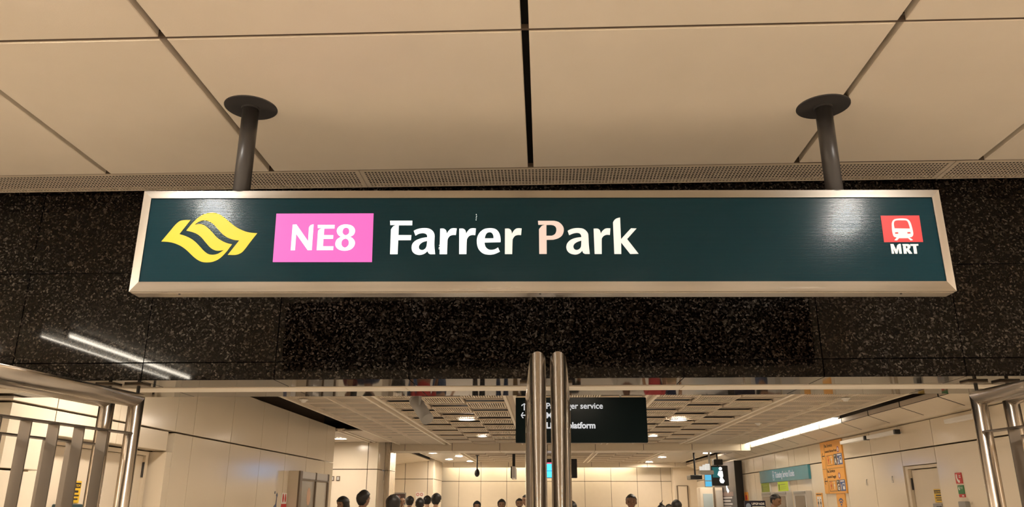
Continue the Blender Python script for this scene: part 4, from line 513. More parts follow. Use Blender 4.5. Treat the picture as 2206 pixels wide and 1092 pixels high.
# ================================================================== folding steel gates
RT = .042
def gate(label, x, yfar, ang, RT=.051, zt=E0+.692, zr=E0+.462, ln=1.46, group='folded steel gate leaves', pin=True):
    g = thing('gate_leaf', label, 'gate', (x, yfar, 0), ang, group, world=False)
    d = Vector((0, 0, 0)); zb = .12
    A = (0, 0, zb); B = (0, 0, zt); C_ = (0, -ln, zt); D = (0, -ln, zb)
    def n(a, b): return (0, a, b)
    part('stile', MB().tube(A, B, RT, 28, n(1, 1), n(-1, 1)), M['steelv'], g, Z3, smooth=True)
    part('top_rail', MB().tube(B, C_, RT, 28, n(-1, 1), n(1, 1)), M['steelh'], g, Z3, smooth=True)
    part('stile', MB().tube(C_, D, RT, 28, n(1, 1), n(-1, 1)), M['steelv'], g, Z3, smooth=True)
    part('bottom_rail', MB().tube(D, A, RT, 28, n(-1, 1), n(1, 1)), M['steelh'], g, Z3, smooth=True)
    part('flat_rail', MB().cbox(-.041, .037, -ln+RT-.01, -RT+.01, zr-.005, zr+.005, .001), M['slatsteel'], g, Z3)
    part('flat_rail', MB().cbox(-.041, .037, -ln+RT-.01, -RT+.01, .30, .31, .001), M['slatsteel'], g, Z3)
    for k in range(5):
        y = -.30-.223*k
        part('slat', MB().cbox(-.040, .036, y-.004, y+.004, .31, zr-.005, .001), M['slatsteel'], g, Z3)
    if pin:
        part('pivot_pin', MB().tube((0, .0, zt+.03), (0, .0, ZL), .012, 14), M['hinge'], g, Z3)
        part('pivot_bracket', MB().cbox(-.08, .06, -.05, .05, ZL-.012, ZL, .002), M['bronze'], g, Z3)
    return g
gate('outer steel gate leaf at left, nearest the opening, in front of its twin', -2.875, 5.44, -.13)
gate('rear steel gate leaf at left, partly hidden behind the other leaf', -3.085, 5.44, -.085, zr=E0+.385)
gate('outer steel gate leaf at right, nearest the opening', 2.975, 5.50, .088)
gate('rear steel gate leaf at right edge, behind the other leaf', 3.19, 5.50, .02, zr=E0+.43)
gate('left one of the two steel gate leaves seen end-on in the middle', -.085, 5.45, .038, RT=.042, zt=E0+.70)
gate('right one of the two steel gate leaves seen end-on in the middle', .140, 5.45, -.043, RT=.042, zt=E0+.70)

# ================================================================== hall lamps
for i, x in enumerate((-6.28, -6.66)):
    t = thing('tube_lamp', ('long fluorescent tube lamp under the hall ceiling, seen mirrored in the granite' if i == 0 else 'second fluorescent tube lamp nearer the side wall, mirrored fainter in the granite'), 'lamp', (x, -1.2, ZC), group='twin fluorescent tube lamps')
    part('housing', MB().cbox(x-.05, x+.05, -3.1, .68, ZC-.05, ZC, .004), M['white'], t)
    part('tube', MB().tube((x, -3.05, ZC-.085), (x, .62, ZC-.085), .018 if i == 0 else .008, 16), M['lamp_tube'], t, smooth=True)
    for y in (.62, -3.09): part('lamp_holder', MB().cbox(x-.02, x+.02, y, y+.04, ZC-.12, ZC-.05, .002), M['white'], t)
def downlight(x, y, z, r, label, m='lamp_down', group=None):
    t = thing('downlight', label, 'downlight', (x, y, z), group=group)
    part('trim_ring', MB().lathe([(r, -.004), (r+.028, -.008), (r+.034, .0), (r+.03, .010), (r, .010)], (x, y, z), 28), M['white'], t)
    part('lens', MB().lathe([(0, .001), (r*.7, .0), (r, .003), (r, .012), (0, .012)], (x, y, z), 28), M[m], t)
for (x, y, l) in ((-2.30, 2.7, 'round hall downlight just above the frame, mirrored by the yellow emblem end of the sign'), (2.36, 2.7, 'round hall downlight just above the frame, mirrored by the blank right part of the sign')):
    downlight(x, y, ZC-.012, .10, l, 'lamp_front')
for x in (-6.0, -4.0, -2.0, 0.0, 2.0, 4.0, 6.0):  # added row behind the camera, brightens floor and ceiling by bounce
    downlight(x, -4.6, ZC-.012, .13, 'added fill lamp in downlight form in a row far behind the viewer', 'lamp_hall_fill', 'added rear hall fill lamps')
for (x, y) in ((8.1, -1.0), (8.1, .4), (-8.2, -.5), (-8.2, .9)):  # added lamps out of view, placed where the granite does not mirror them
    downlight(x, y, ZC-.012, .16, 'added fill lamp in downlight form near a side wall outside the view', 'lamp_hall_fill', 'added side hall fill lamps')

# ================================================================== concourse lamps
downlight(-1.35, 13.8, HC-.012, .13, 'round downlight in the slatted ceiling left of the hanging direction sign')
downlight(2.36, 13.99, HC-.012, .13, 'round downlight in the slatted ceiling right of the hanging direction sign')
downlight(-4.64, 17.99, HC-.012, .13, 'round downlight in the lobby ceiling past the end of the left wall')
downlight(-6.4, 17.6, HC-.012, .13, 'round downlight deeper in the lobby, out of sight at left', group='out of sight downlights')
for (x, y, l) in ((-3.25, 23.3, 'nearest of the four downlights at the left of the second bay'), (-3.18, 26.8, 'lowest downlight at the left of the second bay beside the dark gap'), (-2.66, 24.95, 'downlight beside the rail pair at the left of the second bay'), (-2.59, 28.0, 'farthest downlight at the left of the second bay'),
                  (3.73, 25.6, 'larger looking downlight at the right of the second bay'), (3.70, 28.6, 'farthest downlight at the right of the second bay'), (4.75, 23.6, 'downlight by the hanging pole at the right of the second bay')):
    downlight(x, y, HC-.012, .12, l)
downlight(-3.3, 6.9, HC-.012, .15, 'added hidden fill lamp in downlight form by the left wall close behind the portal')  # added unseen lamp, brightens the wall behind the left gate slats
for (x, y) in ((4.3, 7.6), (.50, 7.5), (2.36, 7.5), (-1.35, 10.4), (2.36, 10.4), (-1.35, 17.4), (2.36, 17.4)):
    downlight(x, y, HC-.012, .09, 'round downlight in the concourse ceiling close behind the portal', 'lamp_down', 'concourse downlights')
t = thing('linear_lamp', 'bright continuous linear lamp in the gap between the slatted ceiling and the right bulkhead', 'lamp', (5.02, 17, HC))
for a, b in ((13.84, 15.2), (15.22, 16.45), (16.47, 18.1), (18.12, 19.95)):
    part('diffuser', MB().cbox(4.985, 5.06, a, b, HC-.018, HC+.0, .004), M['lamp_batten'], t)
part('housing', MB().cbox(4.95, 5.09, 13.82, 19.97, HC+.0, HC+.06, .004), M['white'], t)
for x0, x1 in ((-3.6, -2.0), (-1.9, -.3), (-.2, 1.4), (1.5, 3.35)):
    t = thing('cove_lamp', 'hidden cove lamp behind the far beam washing the far wall', 'lamp', (x0, 29.8, HC-.03), group='cove lamps over the far wall')
    part('housing', MB().cbox(x0, x1, 29.52, 29.60, HC-.02, HC+.04, .003), M['white'], t)
    part('tube', MB().tube((x0+.03, 29.66, HC-.01), (x1-.03, 29.66, HC-.01), .025, 12), M['lamp_cove'], t, smooth=True)
for (y, l, a, b) in ((14.4, 'white wall light bracket directly right of the yellow poster', 13.54, 14.62), (13.2, 'middle white wall light bracket right of the yellow poster', 12.36, 13.41), (10.5, 'white wall light bracket behind the right gate', 9.95, 10.78)):
    t = thing('wall_light', l, 'wall light', (XR, y, E0+1.03))
    part('housing', MB().cbox(XR-.17, XR-.09, a, b, E0+1.015, E0+1.075, .006), M['white'], t)
    part('end_cap', MB().cbox(XR-.172, XR-.088, a-.05, a, E0+1.01, E0+1.08, .004), M['black'], t, label='black end cap')
    part('bracket', MB().cbox(XR-.09, XR, a+.1, a+.16, E0+1.03, E0+1.06, .002).cbox(XR-.09, XR, b-.16, b-.1, E0+1.03, E0+1.06, .002), M['lgrey'], t)

# ================================================================== hanging direction sign
hs = thing('direction_sign', 'black hanging direction sign reading Passenger service, partly hidden by the centre gate posts', 'sign', (-.32, 8.98, E0+.65), .012, world=False)
part('panel', MB().cbox(0, 1.485, 0, .09, 0, .505, .006), mat('near_black_film', (.0025, .007, .008), .3, spec=.12), hs, Z3)
part('hanger', MB().tube((.25, .045, .50), (.25, .045, .755), .012, 10), M['lgrey'], hs, Z3)
part('hanger', MB().tube((1.2, .045, .50), (1.2, .045, .755), .012, 10), M['lgrey'], hs, Z3)
P2 = lambda u, v: frame((u, -.001, v), (1, 0, 0), (0, 0, 1))
wm = lit('white_lettering', (.9, .92, .95), .65)
text('Passenger service', .094, wm, hs, P2(.345, .378), .972, bold=.0015)
text('MRT', .094, wm, hs, P2(.345, .272), .955, bold=.0015)
text('Lift to platform', .094, wm, hs, P2(.345, .160), .96, bold=.0035)
def arrow(u, v, L, ang, m, parent, fr, th=.011, k=1.0):
    c, s = math.cos(ang), math.sin(ang)
    pts = [(-L, -th/2), (L-th, -th/2), (L*.15, -L*.75), (L*.15+th*1.1, -L*.75-th*.3), (L, 0), (L*.15+th*1.1, L*.75+th*.3), (L*.15, L*.75), (L-th, th/2), (-L, th/2)]
    return shape('arrow', [[(u+(x*c-y*s)*k, v+(x*s+y*c)) for x, y in pts]], .002, m, parent, fr)
arrow(.098, .400, .040, PI/2, wm, hs, P2(0, 0), .012)
arrow(.098, .305, .040, PI, wm, hs, P2(0, 0), .012)

# grey cylinder projector hanging behind the portal
sp = thing('cylinder_speaker', 'grey cylindrical speaker hanging from the ceiling just behind the granite portal', 'speaker', (-1.25, 8.0, E0+.9))
part('barrel', MB().tube((-1.325, 8.10, E0+1.005), (-1.17, 7.92, E0+.805), .064, 28), M['spk'], sp, smooth=True)
part('end_cap', MB().tube((-1.345, 8.123, E0+1.03), (-1.325, 8.10, E0+1.005), .058, 28), M['spk'], sp)
part('bracket', MB().box(-1.275, -1.255, 7.97, 8.03, E0+.93, E0+1.16), M['spk'], sp)
part('stem', MB().tube((-1.265, 8.0, E0+1.15), (-1.265, 8.0, HC), .012, 12), M['spk'], sp)
# small ceiling domes
for (x, y, l) in ((-2.0, 13.0, 'small white ceiling detector left of the rail pair'), (4.2, 11.1, 'white ceiling detector on the slatted ceiling at right, near the portal'), (-4.0+.6, 11.0, 'white ceiling detector on the slatted ceiling at left, near the portal'), (3.9, 14.6, 'small ceiling speaker grille right of the rail pair')):
    t = thing('ceiling_detector', l, 'detector', (x, y, HC))
    part('base', MB().lathe([(0, -.012), (.06, -.012), (.065, 0), (0, 0)], (x, y, HC-.012), 20), M['white'], t)
    part('dome', MB().lathe([(0, -.045), (.03, -.040), (.045, -.012)], (x, y, HC-.012), 20), M['white'], t, smooth=True)

# ================================================================== frames for wall-mounted things
def onR(y, z, x=XR): return frame((x, y, z), (0, -1, 0), (0, 0, 1))     # reads left to right towards the viewer
def onL(y, z, x=XL): return frame((x, y, z), (0, 1, 0), (0, 0, 1))
mk = lambda n, c, r=.35, **k: mat(n, c, r, **k)
YEL = mk('orange_yellow_print', (.85, .40, .06)); BLK = mk('black_print', (.02, .018, .02)); BLU = mk('blue_print', (.03, .09, .30)); WHT = mk('white_print', (.85, .83, .78)); RED = mk('red_print', (.55, .03, .03)); GRN = mk('green_print', (.03, .22, .06)); TEAL = mk('teal_print', (.05, .24, .31), .25); PUR = mk('purple_print', (.25, .03, .18))

# yellow poster with directions
yp = thing('direction_poster', 'tall yellow bus direction poster with arrows and icons on the right wall', 'poster', (XR-.02, 15.55, E0+.67))
part('board', MB().cbox(XR-.025, XR-.001, 14.975, 16.12, E0+.185, E0+1.15, .003), YEL, yp)
fr0 = onR(16.12, E0+.185, XR-.0265); off = Matrix.Translation((-yp['_o'][0], -yp['_o'][1], -yp['_o'][2]))
FR = lambda u, v: off @ fr0 @ Matrix.Translation((u, v, 0))
F0 = FR(0, 0)
shape('divider', [rect(0, 1.145, .452, .457), rect(.22, .225, 0, .93)], .0015, BLK, yp, F0)
def man(u, v, k):
    return [moved(disc(.017, 12), u, v+.085, k), [(u+a*k, v+b*k) for a, b in ((-.012, .06), (.012, .06), (.03, .01), (.018, .006), (.012, .03), (.010, -.05), (.0, -.05), (-.0, -.0), (-.002, -.05), (-.012, -.05), (-.012, .03), (-.02, .006), (-.032, .012))]]
for (v0, l1, l2, code, ex, num) in ((.50, 'Bus Services', 'towards HarbourFront', '1', 'A', '2'), (.03, 'Bus Services', 'towards Punggol', '7', 'G', '1')):
    text(l1, .085, BLK, yp, FR(.25, v0+.355), 1.0, name='lettering')
    text(l2, .070, BLK, yp, FR(.25, v0+.255), .95)
    ux = .95 if v0 > .3 else .87
    shape('line_number_ring', [moved(disc(.055, 20), ux, v0+.285), moved(disc(.036, 20), ux, v0+.285)], .0016, PUR, yp, F0)
    shape('line_number_disc', [moved(disc(.036, 20), ux, v0+.285)], .0012, WHT, yp, F0)
    text(code, .06, RED, yp, FR(ux-.02, v0+.265), 1.0, depth=.004)
    arrow(.125, v0+.20, .075, PI, BLK, yp, F0, .018)
    shape('icon_frame', [rect(.29, .67, v0+.01, v0+.20), rect(.297, .663, v0+.017, v0+.193)], .0015, BLK, yp, F0)
    shape('icon_figure', man(.39, v0+.09, 1.0), .0015, RED, yp, F0)
    shape('icon_figure', man(.56, v0+.09, 1.0), .0015, WHT, yp, F0)
    shape('icon_slash', [[(.465, v0+.05), (.475, v0+.05), (.49, v0+.15), (.48, v0+.15)]], .0015, BLK, yp, F0)
    shape('exit_panel', [rect(.70, .84, v0+.01, v0+.21)], .0015, BLK, yp, F0)
    text('EXIT', .042, WHT, yp, FR(.715, v0+.165), 1.0, depth=.004); text(ex, .15, WHT, yp, FR(.72, v0+.03), 1.0, depth=.004, bold=.004)
    shape('bus_panel', [rect(.86, 1.12, v0+.01, v0+.21)], .0015, BLU, yp, F0)
    shape('text_bar', [rect(.89, 1.08, v0+.175, v0+.195)], .004, WHT, yp, F0); text(num, .14, WHT, yp, FR(.875, v0+.03), 1.0, depth=.004, bold=.003)
    shape('bus_icon', [rect(.99, 1.09, v0+.035, v0+.15), rect(1.005, 1.075, v0+.09, v0+.135)], .004, WHT, yp, F0)

# narrow orange wireless poster below
wp = thing('wireless_poster', 'narrow orange poster with wireless arcs below the yellow direction poster', 'poster', (XR-.01, 15.35, 1.2))
part('board', MB().cbox(XR-.015, XR-.001, 15.13, 15.56, .9, E0+.18, .002), YEL, wp)
ow = Matrix.Translation((-wp['_o'][0], -wp['_o'][1], -wp['_o'][2]))
fw_ = ow @ onR(15.345, E0-.06, XR-.0165)
for r in (.16, .11, .06):
    n = 10; a0, a1 = PI*.25, PI*.75
    pts = [(r*math.cos(a0+(a1-a0)*i/n), r*math.sin(a0+(a1-a0)*i/n)) for i in range(n+1)]+[((r-.028)*math.cos(a1-(a1-a0)*i/n), (r-.028)*math.sin(a1-(a1-a0)*i/n)) for i in range(n+1)]
    shape('wireless_arc', [pts], .0015, BLU, wp, fw_)
shape('wireless_dot', [disc(.018, 12)], .0015, BLU, wp, fw_)
# small yellow notice with two figures
np_ = thing('notice', 'small orange notice with two white figures between the kiosks and the yellow poster', 'notice', (XR-.01, 16.53, 1.3))
part('board', MB().cbox(XR-.012, XR-.001, 16.36, 16.72, .9, E0+.205, .002), YEL, np_)
on_ = Matrix.Translation((-np_['_o'][0], -np_['_o'][1], -np_['_o'][2])) @ onR(16.72, 0, XR-.0135)
for u in (.11, .25):
    shape('icon_panel', [rect(u-.06, u+.06, 1.42, 1.74)], .001, WHT, np_, on_)
    shape('icon_figure', man(u, 1.58, 1.4), .003, BLK, np_, on_)
shape('title_bar', [rect(.03, .33, 1.77, 1.785)], .002, BLK, np_, on_)
no = thing('notice', 'tiny orange notice on the right wall beside the black directory', 'notice', (XR-.01, 22.43, 1.75))
part('board', MB().cbox(XR-.012, XR-.001, 22.25, 22.62, 1.62, 1.90, .002), YEL, no)
part('picture', MB().box(XR-.014, XR-.012, 22.32, 22.55, 1.70, 1.82), RED, no)

# teal kiosk board
tb = thing('kiosk_sign', 'long teal sign reading Ticketing Service Kiosks on the right wall', 'sign', (XR-.03, 18.8, E0+.63))
part('board', MB().cbox(XR-.05, XR-.001, 16.92, 20.72, E0+.49, E0+.775, .004), TEAL, tb)
ot = Matrix.Translation((-tb['_o'][0], -tb['_o'][1], -tb['_o'][2])) @ onR(20.72, E0+.49, XR-.0515)
WLT = lit('white_sign_lettering', (.9, .92, .95), .35)
text('Ticketing Service Kiosks', .19, WLT, tb, ot @ Matrix.Translation((1.36, .09, 0)), .80, bold=.003)
shape('kiosk_icon', [moved(rect(-.055, .055, -.10, .11), 1.22, .14), moved(rect(-.045, .045, -.09, .10), 1.22, .14)], .002, WLT, tb, ot)
shape('kiosk_figure', man(1.22, .13, .8), .002, WLT, tb, ot)

# ticket machines
def machine(label, y0, y1, zt, x=XR-.12):
    t = thing('ticket_machine', label, 'ticket machine', (x, (y0+y1)/2, 0), group='ticket machines in the right wall')
    part('cabinet', MB().cbox(x, XR+.0, y0, y1, 0, zt, .008), M['lgrey'], t)
    part('screen', MB().cbox(x-.006, x, y0+.10, y1-.10, zt-.55, zt-.10, .003), mk('dim_screen', (.16, .13, .11), .15), t)
    part('header', MB().cbox(x-.012, x, y0+.04, y1-.04, zt-.06, zt-.01, .003), M['grey'], t)
    part('shelf', MB().cbox(x-.06, x, y0+.1, y1-.1, .95, .98, .004), M['grey'], t)
    return t
machine('ticket machine at the near end under the teal sign', 17.0, 17.85, E0+.26)
machine('middle ticket machine under the teal sign with a dark screen', 18.35, 19.3, E0+.26)
machine('ticket machine where the man in black stands under the teal sign', 19.6, 20.45, E0+.26)
# green information panels
for (a, b, l, e) in ((18.42, 19.25, 'brighter lime green screen under the teal sign', .55), (19.95, 20.72, 'duller olive green screen at the far end under the teal sign', .18)):
    t = thing('information_screen', l, 'screen', (XR-.02, (a+b)/2, E0+.37))
    part('casing', MB().cbox(XR-.04, XR-.001, a, b, E0+.27, E0+.485, .003), M['white'], t)
    part('display', MB().cbox(XR-.043, XR-.04, a+.02, b-.02, E0+.275, E0+.48, .001), lit('lime_display', (.55, .62, .03), e), t)
    o2 = Matrix.Translation((-t['_o'][0], -t['_o'][1], -t['_o'][2])) @ onR(b, E0+.27, XR-.0445)
    shape('picture', [moved(disc(.035, 12), .12, .13), rect(.09, .15, .03, .11)], .001, BLK, t, o2)
    shape('text_bar', [rect(.22, .60, .14, .16), rect(.22, .68, .09, .10), rect(.22, .65, .05, .06)], .001, mk('olive_text', (.25, .27, .03)), t, o2)

# stickers on the right wall
t = thing('phone_sign', 'red square sign with a white telephone handset on the right wall', 'sign', (XR, 10.95, E0+.32))
part('board', MB().cbox(XR-.012, XR-.001, 10.885, 11.045, E0+.255, E0+.395, .002), RED, t)
o2 = Matrix.Translation((-t['_o'][0], -t['_o'][1], -t['_o'][2])) @ onR(11.045, E0+.255, XR-.0135)
shape('handset', [[(.028, .118), (.05, .125), (.06, .10), (.052, .088), (.062, .06), (.080, .045), (.094, .05), (.112, .03), (.10, .012), (.07, .012), (.04, .04), (.025, .08)]], .002, WHT, t, o2)
shape('text_bar', [rect(.10, .14, .075, .085), rect(.10, .14, .095, .105)], .002, WHT, t, o2)
t = thing('intercom_sign', 'green and red sticker directly below the red telephone sign', 'sign', (XR, 10.95, E0+.15))
part('board', MB().cbox(XR-.010, XR-.001, 10.88, 11.03, E0+.125, E0+.235, .002), GRN, t)
part('lower_board', MB().cbox(XR-.010, XR-.001, 10.875, 11.025, E0+.082, E0+.122, .002), RED, t, label='red lower strip')
o2 = Matrix.Translation((-t['_o'][0], -t['_o'][1], -t['_o'][2])) @ onR(11.03, E0+.08, XR-.0115)
shape('symbol', [[(.02, .12), (.05, .145), (.045, .115), (.06, .10), (.03, .09)], rect(.07, .13, .125, .13), rect(.07, .13, .11, .114)], .002, WHT, t, o2)
shape('text_bar', [rect(.09, .135, .012, .030)], .002, WHT, t, o2)
t = thing('call_box', 'grey metal call box on the right wall below the telephone sign', 'box', (XR, 10.9, E0))
part('body', MB().cbox(XR-.06, XR-.001, 10.80, 10.98, E0-.19, E0+.03, .006), M['grey'], t)
part('button', MB().tube((XR-.07, 10.89, E0-.08), (XR-.06, 10.89, E0-.08), .02, 14), RED, t)
def caution(x, y0, y1, zb, zt, fr_, label, sgnx):
    t = thing('caution_sign', label, 'sign', (x, (y0+y1)/2, zb))
    part('board', MB().cbox(min(x, x+sgnx*.008), max(x, x+sgnx*.008), y0, y1, zb, zt, .002), mk('yellow_sticker', (.80, .52, .03)), t)
    o2 = Matrix.Translation((-x, -(y0+y1)/2, -zb)) @ fr_
    W_ = y1-y0; H_ = zt-zb
    shape('header_band', [rect(.01, W_-.01, H_*.68, H_*.92)], .002, BLK, t, o2)
    text('CAUTION', H_*.17, mk('yellow_lettering', (.80, .52, .03)), t, o2 @ Matrix.Translation((.02, H_*.73, 0)), W_/(H_*1.0), depth=.005)
    shape('text_bar', [rect(W_*.2, W_*.8, H_*.47, H_*.57)], .002, BLK, t, o2)
    shape('text_bar', [rect(.03, W_-.02, H_*.30, H_*.37), rect(.05, W_-.03, H_*.14, H_*.21)], .002, BLK, t, o2)
caution(XR+.068, 11.60, 11.86, E0+.02, E0+.20, onR(11.86, E0+.02, XR+.0585), 'yellow and black caution sticker on the right door', -1)
t = thing('lock_box', 'dark grey lock box under the caution sticker on the right door', 'box', (XR+.07, 11.7, E0-.1))
part('body', MB().cbox(XR+.01, XR+.069, 11.58, 11.84, E0-.20, E0+.005, .006), M['grey'], t)
part('keypad', MB().cbox(XR+.0, XR+.01, 11.60, 11.72, E0-.16, E0-.03, .003), M['black'], t)
caution(XL-.194, 7.42, 7.60, E0+.0, E0+.20, onL(7.42, E0+.0, XL-.1845), 'yellow and black caution sticker on the left door seen between gate slats', 1)
t = thing('lock_box', 'dark box on the left door seen between the gate slats', 'box', (XL-.17, 7.4, E0-.1))
part('body', MB().cbox(XL-.192, XL-.12, 7.20, 7.56, E0-.24, E0-.01, .006), mk('dark_teal_plastic', (.02, .05, .06)), t)
part('keypad', MB().cbox(XL-.12, XL-.114, 7.24, 7.40, E0-.20, E0-.05, .003), M['black'], t)
# small wire hooks on the right wall
for (y, z, l) in ((14.05, E0+.34, 'small wire hook on the wall panel below the left wall light'), (13.02, E0+.36, 'small wire hook on the wall panel below the middle wall light')):
    t = thing('wire_hook', l, 'hook', (XR, y, z))
    part('wire', MB().tube((XR-.012, y, z+.05), (XR-.012, y+.03, z-.04), .004, 8).tube((XR-.012, y, z+.05), (XR-.012, y-.03, z-.04), .004, 8).tube((XR-.012, y+.03, z-.04), (XR-.012, y-.03, z-.04), .004, 8), M['lgrey'], t)
    part('hook_plate', MB().tube((XR-.014, y, z+.05), (XR, y, z+.05), .009, 10), M['lgrey'], t)

# ================================================================== left wall fittings
dc = thing('display_case', 'projecting steel display case with two posters on the left wall', 'display case', (XL, 14.2, 1.5))
part('case', MB().cbox(XL-.001, XL+.17, 13.27, 15.1, .75, E0+.515, .006), M['creamdull'], dc)
part('front_frame', MB().box(XL+.17, XL+.20, 13.27, 13.40, .75, E0+.515).box(XL+.17, XL+.20, 14.22, 14.27, .75, E0+.515).box(XL+.17, XL+.20, 15.03, 15.1, .75, E0+.515).box(XL+.17, XL+.20, 13.40, 15.03, E0+.37, E0+.39).box(XL+.17, XL+.20, 13.40, 15.03, .75, .80), M['bronze'], dc)
part('header', MB().box(XL+.172, XL+.19, 13.41, 14.21, E0+.395, E0+.51).box(XL+.172, XL+.19, 14.28, 15.02, E0+.395, E0+.51), M['lgrey'], dc)
part('poster', MB().box(XL+.171, XL+.176, 13.44, 14.19, .83, E0+.36), mk('grey_poster', (.27, .25, .22), .2), dc, label='grey poster with a face and white lettering')
part('poster', MB().box(XL+.171, XL+.176, 14.30, 15.0, .83, E0+.36), mk('pale_poster', (.52, .50, .44), .2), dc, label='pale blank poster')
od = Matrix.Translation((-XL, -14.2, -1.5)) @ onL(13.44, .83, XL+.1775)
shape('picture', [moved([(math.cos(a*.5236)*.11, math.sin(a*.5236)*.15) for a in range(12)], .46, .88)], .001, mk('skin_print', (.60, .36, .22)), dc, od)
shape('text_bar', [rect(.22, .42, .60, .66), rect(.22, .60, .49, .55), rect(.22, .56, .38, .44)], .001, WHT, dc, od)
shape('text_bar', [rect(.22, .55, .22, .25), rect(.22, .60, .14, .17)], .001, WHT, dc, od)
ex = thing('fire_extinguisher_sign', 'white and red notice with two pictograms beside the display case on the left wall', 'sign', (XL, 13.05, 1.6))
part('board', MB().cbox(XL+.001, XL+.01, 12.98, 13.24, 1.30, 1.76, .002), WHT, ex)
oe = Matrix.Translation((-XL, -13.05, -1.6)) @ onL(12.98, 1.30, XL+.0115)
shape('red_band', [rect(.0, .26, .22, .29)], .002, RED, ex, oe)
shape('pictogram', [moved([(math.cos(a*.628)*.035, math.sin(a*.628)*.07) for a in range(10)], .075, .38), moved([(math.cos(a*.628)*.035, math.sin(a*.628)*.07) for a in range(10)], .19, .38)], .002, RED, ex, oe)
bs = thing('pictogram_sticker', 'blue shovel shaped pictogram sticker on the left wall', 'sign', (XL, 12.7, 1.6))
ob = Matrix.Translation((-XL, -12.7, -1.6)) @ onL(12.6, 1.40, XL+.003)
shape('sticker', [[(.08, 0), (.02, .06), (.04, .15), (.13, .19), (.15, .30), (.12, .32), (.16, .36), (.20, .32), (.17, .28), (.17, .17), (.20, .10), (.16, .02)], moved(disc(.022, 10), .06, .36)], .003, mk('slate_blue_print', (.08, .11, .20)), bs, ob)
# lobby wall plates
for (x, l) in ((-5.08, 'left one of two small metal plates on the lobby wall'), (-4.94, 'right one of two small metal plates on the lobby wall')):
    t = thing('wall_plate', l, 'wall plate', (x, 19.2, E0+.53))
    part('plate', MB().cbox(x-.045, x+.045, 19.185, 19.199, E0+.51, E0+.62, .003), M['bronze'], t)
    part('cover', MB().cbox(x-.025, x+.025, 19.178, 19.185, E0+.53, E0+.60, .002), M['lgrey'], t)

# second bay fittings
gb = thing('hanging_light_box', 'grey rounded light box sign hanging by the steel column at left', 'sign', (-4.0, 22.0, E0+.9))
part('box', MB().cbox(-4.45, -4.16, 22.0, 22.12, E0+.60, E0+1.08, .02), lit('grey_glass', (.42, .44, .44), .25), gb)
part('hanger', MB().tube((-4.30, 22.06, E0+1.08), (-4.30, 22.06, E0+1.37), .015, 10), M['hinge'], gb)
part('clamp', MB().cbox(-4.34, -4.26, 22.03, 22.09, E0+1.08, E0+1.15, .01), M['black'], gb)
nt_ = thing('dark_poster', 'dark framed poster on the rear wall of the second bay above the people', 'poster', (-4.8, 27, 1.9))
part('frame', MB().cbox(-5.08, -4.62, 26.97, 27.0, 1.55, E0+.34, .004), M['grey'], nt_)
part('picture', MB().box(-5.05, -4.65, 26.965, 26.97, 1.58, E0+.30), mk('dark_print', (.07, .045, .045), .3), nt_)
oq = Matrix.Translation((4.8, -27, -1.9)) @ frame((-5.05, 26.963, 1.58), (1, 0, 0), (0, 0, 1))
shape('picture_figure', [moved(disc(.05, 14), .2, .22), [(.12, .02), (.28, .02), (.25, .17), (.15, .17)]], .001, mk('mauve_print', (.25, .14, .14)), nt_, oq)
rn = thing('prohibition_notice', 'white notice with red rings on the rear wall right of the dark poster', 'notice', (-4.1, 27, 1.8))
part('board', MB().cbox(-4.30, -4.02, 26.99, 27.0, 1.62, 1.95, .002), WHT, rn)
oq = Matrix.Translation((4.1, -27, -1.8)) @ frame((-4.30, 26.988, 1.62), (1, 0, 0), (0, 0, 1))
shape('ring', [moved(disc(.05, 16), .07, .26), moved(disc(.034, 16), .07, .26), moved(disc(.05, 16), .20, .26), moved(disc(.034, 16), .20, .26)], .002, RED, rn, oq)
shape('red_bar', [rect(.03, .25, .03, .055)], .002, RED, rn, oq)
cc = thing('pendant_camera', 'black pendant camera hanging against the bright far wall', 'camera', (-2.05, 24.5, HC))
part('rod', MB().tube((-2.05, 24.5, E0+.95), (-2.05, 24.5, HC), .022, 10), M['black'], cc)
part('body', MB().lathe([(.02, .10), (.055, .06), (.075, 0), (.08, -.06), (.06, -.11), (.03, -.14), (0, -.145)], (-2.05, 24.5, E0+.91), 20), M['black'], cc, smooth=True)
part('mount', MB().lathe([(0, -.02), (.06, -.02), (.06, 0), (0, 0)], (-2.05, 24.5, HC), 16), M['black'], cc)
ed = thing('edge_on_sign', 'narrow hanging sign seen edge-on, black above and pale below, left of the posts', 'sign', (-.92, 24.2, E0+1))
part('strap', MB().cbox(-.95, -.87, 23.9, 24.1, E0+1.02, HC, .006), M['black'], ed)
part('panel', MB().cbox(-.95, -.86, 23.5, 24.9, E0+.70, E0+1.03, .008), M['white'], ed)
part('edge', MB().cbox(-.985, -.95, 23.5, 24.9, E0+.70, E0+1.03, .006), M['black'], ed)
ds = thing('display_unit', 'black hanging display with a cyan screen seen between the centre posts', 'display', (.25, 24, E0+1))
part('casing', MB().cbox(-.42, .97, 24.0, 24.25, E0+.72, E0+1.27, .012), M['black'], ds)
part('screen', MB().box(-.36, .58, 23.985, 24.0, E0+.735, E0+1.12), lit('cyan_screen', (.04, .42, .95), 3.2), ds)
part('header_strip', MB().box(-.36, .58, 23.985, 24.0, E0+1.13, E0+1.16), lit('pink_strip', (.9, .15, .25), 1.5), ds, label='pink header strip')
part('divider', MB().box(-.36, .58, 23.975, 23.984, E0+.915, E0+.93), M['black'], ds)
part('hanger', MB().tube((.0, 24.12, E0+1.26), (.0, 24.12, HC), .02, 10).tube((.6, 24.12, E0+1.26), (.6, 24.12, HC), .02, 10), M['black'], ds)

